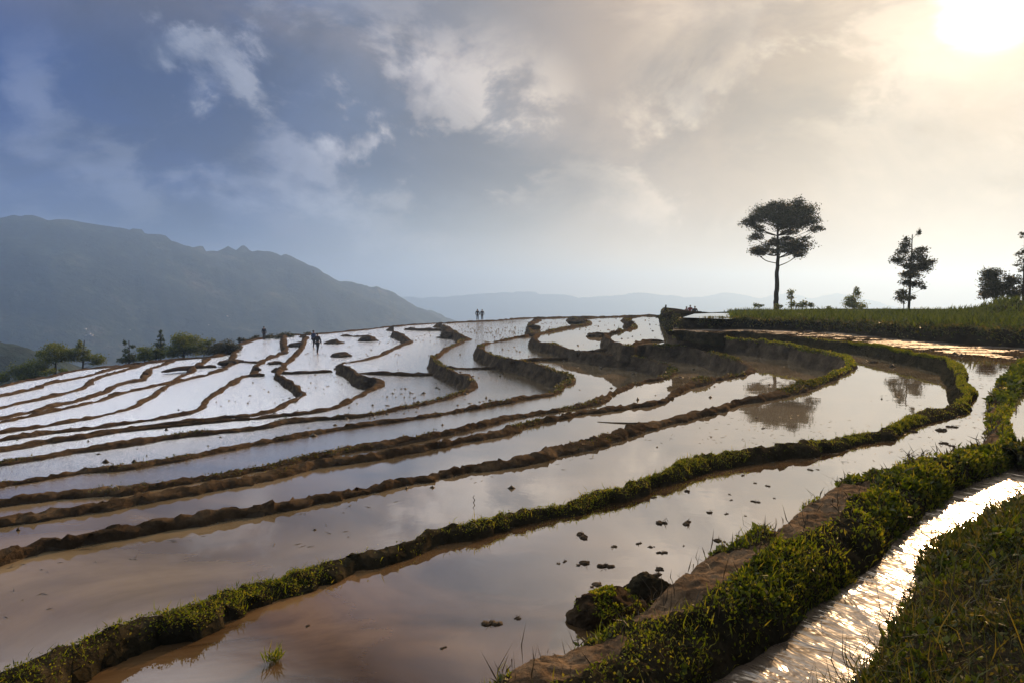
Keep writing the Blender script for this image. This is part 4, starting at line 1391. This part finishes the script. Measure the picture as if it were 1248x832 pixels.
# jagged low hedge on the rim by the lone far-left person
mbp = [(566, 262, 12, 20), (600, 268, 30, 14), (650, 255, 30, 18), (690, 255, 26, 14), (770, 250, 36, 18), (820, 235, 26, 16), (860, 240, 36, 18), (910, 232, 34, 18), (960, 228, 34, 16), (1010, 230, 30, 16), (1050, 235, 20, 10)]
lt('hedge', 86, [(760, 280), (760, 265)], mbp, 'ragged low dark hedge on the rim around the lone far-left person', M_tree, ox=200, tr=(.05, .03), dens=1.8, cat='hedge', limb=False)


# ------------------------------------------------------------------ people
def skin_mesh(name, verts, edges, rad, mat, parent, sub=2):
    me = bpy.data.meshes.new(name)
    me.from_pydata(verts, edges, [])
    o = bpy.data.objects.new(name, me)
    col.objects.link(o)
    md = o.modifiers.new('skin', 'SKIN')
    md.use_smooth_shade = True
    for i, r in enumerate(rad):
        sv = me.skin_vertices[0].data[i]
        sv.radius = r if hasattr(r, '__len__') else (r, r)
        sv.use_root = (i == 0)
    ms = o.modifiers.new('sub', 'SUBSURF')
    ms.levels = ms.render_levels = sub
    bpy.context.view_layer.update()
    dg = bpy.context.evaluated_depsgraph_get()
    me2 = bpy.data.meshes.new_from_object(o.evaluated_get(dg))
    bpy.data.objects.remove(o)
    me2.name = name
    for p_ in me2.polygons: p_.use_smooth = True
    me2.materials.clear()
    me2.materials.append(mat)
    o2 = bpy.data.objects.new(name, me2)
    col.objects.link(o2)
    o2.parent = parent
    return o2


def person(loc, h, face, label, coat, trousers, arm=(.08, -.02), step=.0, hat=False, load=False, group=None):
    e = empty('person', loc)
    k = h / 1.68
    e.scale = (k, k, k)
    e.rotation_euler = (0, 0, face)
    tag(e, label, 'person', group)
    ax, ay = arm
    Vb = [(0, 0, .93), (0, .0, 1.10), (0, -.01, 1.28), (0, 0, 1.43), (0, -.005, 1.49), (0, -.02, 1.565), (0, -.01, 1.64),
          (.17, 0, 1.385), (.22 + ax, .01, 1.11), (.21 + ax, ay - .06, .87), (.21 + ax, ay - .08, .77),
          (-.17, 0, 1.385), (-.22 - ax, .01, 1.11), (-.21 - ax, ay - .06, .87), (-.21 - ax, ay - .08, .77),
          (.09, 0, .88), (.10, -.02 - step, .49), (.10, .03 - step * .6, .09), (.11, -.12 - step * .6, .035),
          (-.09, 0, .88), (-.10, -.02 + step, .49), (-.10, .03 + step * 1.4, .09), (-.11, -.12 + step * 1.4, .035)]
    E = [(0, 1), (1, 2), (2, 3), (3, 4), (4, 5), (5, 6), (3, 7), (7, 8), (8, 9), (9, 10), (3, 11), (11, 12), (12, 13), (13, 14), (0, 15), (15, 16), (16, 17), (17, 18), (0, 19), (19, 20), (20, 21), (21, 22)]
    rd = [(.13, .10), (.125, .095), (.15, .105), (.09, .075), .052, (.078, .095), (.07, .085), .062, .044, .034, (.04, .022), .062, .044, .034, (.04, .022), .085, .058, .04, (.04, .028), .085, .058, .04, (.04, .028)]
    skin_mesh('body', Vb, E, rd, M_skin, e)
    # jacket follows the torso and sleeves, a little larger
    ci = [0, 1, 2, 3, 7, 8, 9, 11, 12, 13]
    mp = {a: i for i, a in enumerate(ci)}
    ce = [(mp[a], mp[b]) for a, b in E if a in mp and b in mp]
    rr_ = [rd[i] for i in ci]
    rr_ = [tuple(x * 1.17 + .012 for x in (r if hasattr(r, '__len__') else (r, r))) for r in rr_]
    skin_mesh('jacket', [Vb[i] for i in ci], ce, rr_, coat, e)
    ci = [0, 15, 16, 17, 19, 20, 21]
    mp = {a: i for i, a in enumerate(ci)}
    ce = [(mp[a], mp[b]) for a, b in E if a in mp and b in mp]
    rr_ = [tuple(x * 1.2 + .008 for x in (rd[i] if hasattr(rd[i], '__len__') else (rd[i], rd[i]))) for i in ci]
    skin_mesh('trousers', [Vb[i] for i in ci], ce, rr_, trousers, e)
    bm = bmesh.new()
    bmesh.ops.create_icosphere(bm, subdivisions=3, radius=1)
    Vh = np.array([v.co[:] for v in bm.verts])
    Fh = np.array([[v.index for v in f.verts] for f in bm.faces])
    bm.free()
    Vh[:, 2] = np.maximum(Vh[:, 2], -.25 - .5 * (Vh[:, 1] > .2))
    Vh = Vh * [.092, .105, .09] + [0, .008, 1.625]
    hr = mesh_np('hair', Vh, [Fh], M_hair, None)
    hr.parent = e
    # nose and eyes
    nz = MB()
    nz.add(octV * [.012, .018, .016] + np.array([0, -.125, 1.575]), octF)
    q = nz.build('nose', M_skin, None); q.parent = e
    for sx in (-1, 1):
        ey = mesh_np('eye', octV * .011 + np.array([sx * .03, -.108, 1.60]), [octF], M_hair, None)
        ey.parent = e
    if hat:
        Vc, Fc = tube_arr([(0, 0, 1.66), (0, 0, 1.72), (0, 0, 1.78)], [.24, .12, .01], 16)
        ht = mesh_np('straw_hat', Vc, [Fc], M_straw, None); ht.parent = e
    return e


pa = px(582, 390.6, -3.66)
person(pa, 1.62, 0.3, 'left one of two people in dark clothes standing side by side on the skyline', M_dark, M_dark)
pb = px(587.6, 390.4, -3.66)
person(pb, 1.58, -.2, 'right one of two people in dark clothes standing side by side on the skyline', M_dark, M_dark)
pc = px(387.3, 431, Z['a5'] - .02)
person(pc, 1.70, 2.8, 'person in black walking through the shallow water, front one of the walking pair', M_dark, M_dark, step=.12)
pd = px(382.5, 424.5, Z['a5'] - .02)
person(pd, 1.62, 2.5, 'person in a blue jacket behind and left of the walker in black', M_blue, M_dark, step=.08)
pe = px(322, 414.5, -5.15)
person(pe, 1.55, .5, 'lone person in dark clothes at the dark hedge on the far-left rim', M_dark, M_dark, arm=(.02, -.12))
for (u, top, dd, coat, lab) in [(836.8, 374.0, 72, M_pink, 'person in pale pink, leftmost of the three heads behind the low skyline wall'), (841.3, 372.2, 73, M_red, 'person in red, middle one behind the low skyline wall'), (847, 373.4, 72, M_dark, 'person in dark clothes, rightmost behind the low skyline wall')]:
    t_ = pxd(u, top, dd)
    person(t_ - [0, 0, 1.62], 1.62, random.uniform(-.5, .5), lab, coat, M_dark)

# ------------------------------------------------------------------ sun, sky, air
SUN_AZ = math.atan2((1190 - 624) / F, 1.0)
SUN_EL = R(18.5)
S = Vector((math.sin(SUN_AZ) * math.cos(SUN_EL), math.cos(SUN_AZ) * math.cos(SUN_EL), math.sin(SUN_EL)))
ld = bpy.data.lights.new('sun', 'SUN')
ld.energy = 3.3
ld.angle = R(0.6)
ld.color = (1.0, .62, .32)
lo = bpy.data.objects.new('sun', ld)
col.objects.link(lo)
lo.rotation_euler = S.to_track_quat('Z', 'Y').to_euler()

w = bpy.data.worlds.new('World')
sc.world = w
w.use_nodes = True
nt = w.node_tree
nt.nodes.clear()
L_ = nt.links.new
outn = nt.nodes.new('ShaderNodeOutputWorld')
tc = nt.nodes.new('ShaderNodeTexCoord')
nrm = nt.nodes.new('ShaderNodeVectorMath'); nrm.operation = 'NORMALIZE'
L_(tc.outputs['Generated'], nrm.inputs[0])
DIR = nrm.outputs[0]


def vm(op, a, b=None, val=False):
    n_ = nt.nodes.new('ShaderNodeVectorMath'); n_.operation = op
    for i, x in enumerate((a, b)):
        if x is None: continue
        if hasattr(x, 'is_linked'): L_(x, n_.inputs[i])
        else: n_.inputs[i].default_value = x
    return n_.outputs['Value'] if val else n_.outputs[0]


def mt(op, a, b=None, c=None, clamp=False):
    n_ = nt.nodes.new('ShaderNodeMath'); n_.operation = op; n_.use_clamp = clamp
    for i, x in enumerate((a, b, c)):
        if x is None: continue
        if hasattr(x, 'is_linked'): L_(x, n_.inputs[i])
        else: n_.inputs[i].default_value = x
    return n_.outputs[0]


def mixc(fac, a, b, mode='MIX'):
    n_ = nt.nodes.new('ShaderNodeMix'); n_.data_type = 'RGBA'; n_.blend_type = mode
    n_.clamp_factor = True
    for nm, x in (('Factor', fac), ('A', a), ('B', b)):
        if hasattr(x, 'is_linked'): L_(x, n_.inputs[nm])
        elif nm == 'Factor': n_.inputs[nm].default_value = x
        else: n_.inputs[nm].default_value = (*x, 1)
    return n_.outputs['Result']


def noise(scale, detail, rough=.55, dist=0., sc3=(1, 1, 1), off=(0, 0, 0)):
    mp = nt.nodes.new('ShaderNodeMapping')
    mp.inputs['Scale'].default_value = sc3
    mp.inputs['Location'].default_value = off
    L_(DIR, mp.inputs[0])
    n_ = nt.nodes.new('ShaderNodeTexNoise')
    n_.inputs['Scale'].default_value = scale
    n_.inputs['Detail'].default_value = detail
    n_.inputs['Roughness'].default_value = rough
    n_.inputs['Distortion'].default_value = dist
    L_(mp.outputs[0], n_.inputs['Vector'])
    return n_.outputs['Fac']


def mrange(x, a, b, c=0., d_=1., smooth=True):
    n_ = nt.nodes.new('ShaderNodeMapRange')
    n_.interpolation_type = 'SMOOTHSTEP' if smooth else 'LINEAR'
    n_.inputs['From Min'].default_value = a
    n_.inputs['From Max'].default_value = b
    n_.inputs['To Min'].default_value = c
    n_.inputs['To Max'].default_value = d_
    L_(x, n_.inputs['Value'])
    return n_.outputs['Result']


sepn = nt.nodes.new('ShaderNodeSeparateXYZ')
L_(DIR, sepn.inputs[0])
el = mt('ARCSINE', sepn.outputs[2])                                  # radians
cosA = vm('DOT_PRODUCT', DIR, tuple(S), True)
ang = mt('DIVIDE', mt('ARCCOSINE', mt('MINIMUM', cosA, .99999)), math.pi)   # 0..1
warp = noise(2.2, 6, .6, .5, (1, 1, 1.8), (3, 1, 2))
angw = mt('ADD', ang, mt('MULTIPLY', mt('SUBTRACT', warp, .5), .05))
base = ramp(nt, [(0.0, (.62, .47, .31)), (.03, (.30, .215, .13)), (.06, (.20, .135, .072)), (.10, (.215, .145, .085)), (.14, (.22, .16, .11)), (.19, (.125, .113, .112)), (.25, (.045, .060, .105)), (.31, (.005, .022, .100)), (.40, (.002, .018, .10)), (.55, (.05, .09, .18)), (1.0, (.09, .12, .18))], angw).outputs[0]
# lower sky: white-ish haze in the middle, dusty rose to the right, slate to the left
hz = mrange(el, R(-1), R(11), 1, 0)
hzc = ramp(nt, [(0.0, (.20, .10, .04)), (.10, (.25, .145, .07)), (.16, (.56, .43, .29)), (.21, (.42, .40, .36)), (.255, (.30, .35, .41)), (.32, (.04, .08, .17)), (.40, (.015, .045, .12)), (1.0, (.10, .13, .20))], ang).outputs[0]
sky = mixc(mt('MULTIPLY', hz, .92), base, hzc)
# brownish dark cloud deck along the top of the picture
deck = mt('MULTIPLY', mrange(el, R(15), R(24)), mrange(noise(2.6, 7, .6, .3, (1, 1, 2.4), (5, 2, 0)), .42, .62))
deckcol = mixc(mrange(ang, .1, .32), (.46, .34, .235), (.115, .095, .085))
sky = mixc(mt('MULTIPLY', deck, .7), sky, deckcol)


def pdir(u, v):
    r_ = ray(u, v)
    return tuple((r_ / np.linalg.norm(r_)).tolist())


# cumulus tops, lit edges: broken noise inside soft windows of the sky
CS = (1, 1, 1.55)
puff = noise(5.2, 9, .58, .25, CS, (0, 0, 4))
SH = tuple(a * b * .035 for a, b in zip(S, CS))
puff_s = noise(5.2, 6, .58, .25, CS, (SH[0], SH[1], 4 + SH[2]))
puffb = noise(3.4, 7, .6, .5, (1, 1, 1.6), (7, 3, 1))


def window(u, v, a, b):
    return mrange(vm('DOT_PRODUCT', DIR, pdir(u, v), True), math.cos(R(b)), math.cos(R(a)))


def addn(*xs):
    r_ = xs[0]
    for x in xs[1:]: r_ = mt('ADD', r_, x)
    return r_


wn = addn(window(272, 92, 1.2, 5.0), mt('MULTIPLY', window(215, 50, .8, 4.0), .8), mt('MULTIPLY', window(450, 125, 1.5, 7), .8), mt('MULTIPLY', window(600, 160, 2.5, 9), 1.0), mt('MULTIPLY', window(820, 215, 2.5, 9), .7), mt('MULTIPLY', window(1150, 210, 3, 10), .45), mt('MULTIPLY', window(90, 185, 2, 9), .35), mt('MULTIPLY', window(345, 285, .3, 2.2), .8), mt('MULTIPLY', window(420, 190, 5, 17), .5), mt('MULTIPLY', window(1040, 40, 2, 8), .7), mt('MULTIPLY', window(880, 60, 2, 9), .5))
cm = mt('MULTIPLY', wn, mrange(puff, .44, .545), clamp=True)
shade = mt('MULTIPLY_ADD', mt('SUBTRACT', puff, puff_s), 8.0, .40, clamp=True)
lit = mixc(mrange(ang, .10, .34), (.60, .47, .33), (.31, .34, .42))
dim = mixc(mrange(ang, .10, .34), (.40, .32, .24), (.075, .10, .18))
sky = mixc(mt('MULTIPLY', cm, .62), sky, mixc(shade, dim, lit))
mott = mrange(puffb, .36, .64, .74, 1.22)
mm_ = nt.nodes.new('ShaderNodeVectorMath'); mm_.operation = 'SCALE'
L_(sky, mm_.inputs[0]); L_(mott, mm_.inputs['Scale'])
sky = mixc(mrange(el, R(2), R(8)), sky, mm_.outputs[0])
# sun burning through a ragged gap
gap = mt('MULTIPLY', mrange(mt('ADD', ang, mt('MULTIPLY', mt('SUBTRACT', puffb, .5), .07)), .025, .0), 1.0)
sky = mixc(gap, sky, (2.2, 2.05, 1.85))
# bright sky band added out of view to whiten the ponds; dull sky behind
sky_fill = mrange(mt('ADD', el, mrange(ang, .22, .32, 0, R(9))), R(30), R(42))
sky_fill = mt('MULTIPLY', mt('MULTIPLY', sky_fill, mrange(sepn.outputs[1], .05, .45)), mrange(el, R(40), R(62), 1, .22))
sky = mixc(mt('MULTIPLY', sky_fill, .95), sky, mixc(mrange(ang, .15, .36), (2.0, 1.7, 1.35), (2.7, 2.75, 2.9)))
back_ = mrange(sepn.outputs[1], .1, -.5)
sky = mixc(mt('MULTIPLY', back_, .8), sky, (.15, .16, .18))
nish = nt.nodes.new('ShaderNodeTexSky')
nish.sky_type = 'NISHITA'
nish.sun_disc = False
nish.sun_elevation = SUN_EL
nish.sun_rotation = SUN_AZ
nish.altitude = 1500
nish.dust_density = 3.0
bgn = nt.nodes.new('ShaderNodeBackground'); bgn.inputs[1].default_value = .05
L_(nish.outputs[0], bgn.inputs[0])
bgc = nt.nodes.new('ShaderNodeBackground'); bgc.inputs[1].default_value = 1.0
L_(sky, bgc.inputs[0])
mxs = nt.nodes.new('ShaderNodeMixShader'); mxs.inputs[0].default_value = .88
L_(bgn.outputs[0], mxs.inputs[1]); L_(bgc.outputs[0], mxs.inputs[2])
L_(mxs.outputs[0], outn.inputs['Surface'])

# the air
hzm = bpy.data.materials.new('haze_air')
hzm.use_nodes = True
ht = hzm.node_tree
ht.nodes.clear()
ho = ht.nodes.new('ShaderNodeOutputMaterial')
pv = ht.nodes.new('ShaderNodeVolumePrincipled')
pv.inputs['Color'].default_value = (.39, .60, .94, 1)
pv.inputs['Density'].default_value = .00044
pv.inputs['Anisotropy'].default_value = .57
ht.links.new(pv.outputs[0], ho.inputs['Volume'])
zlo, zhi = float(Zt.min()) - 1.0, float(Zt.max()) + 15
Vb, Fb = box(np.array([0, 2300, (zlo + zhi) / 2]), (11000, 5600, zhi - zlo))
hb = mesh_np('haze', Vb, [Fb], hzm, smooth=False)
hb['kind'] = 'stuff'
print('HAZE', zlo, zhi)

# ------------------------------------------------------------------ render settings
sc.view_settings.view_transform = 'Standard'
sc.view_settings.look = 'None'
sc.view_settings.gamma = 1
sc.view_settings.exposure = 0.75
sc.render.engine = 'CYCLES'
cy = sc.cycles
cy.use_denoising = True
cy.max_bounces = 6
cy.diffuse_bounces = 2
cy.glossy_bounces = 3
cy.transmission_bounces = 3
cy.volume_bounces = 1
cy.transparent_max_bounces = 6
cy.sample_clamp_indirect = 4.0
cy.sample_clamp_direct = 0
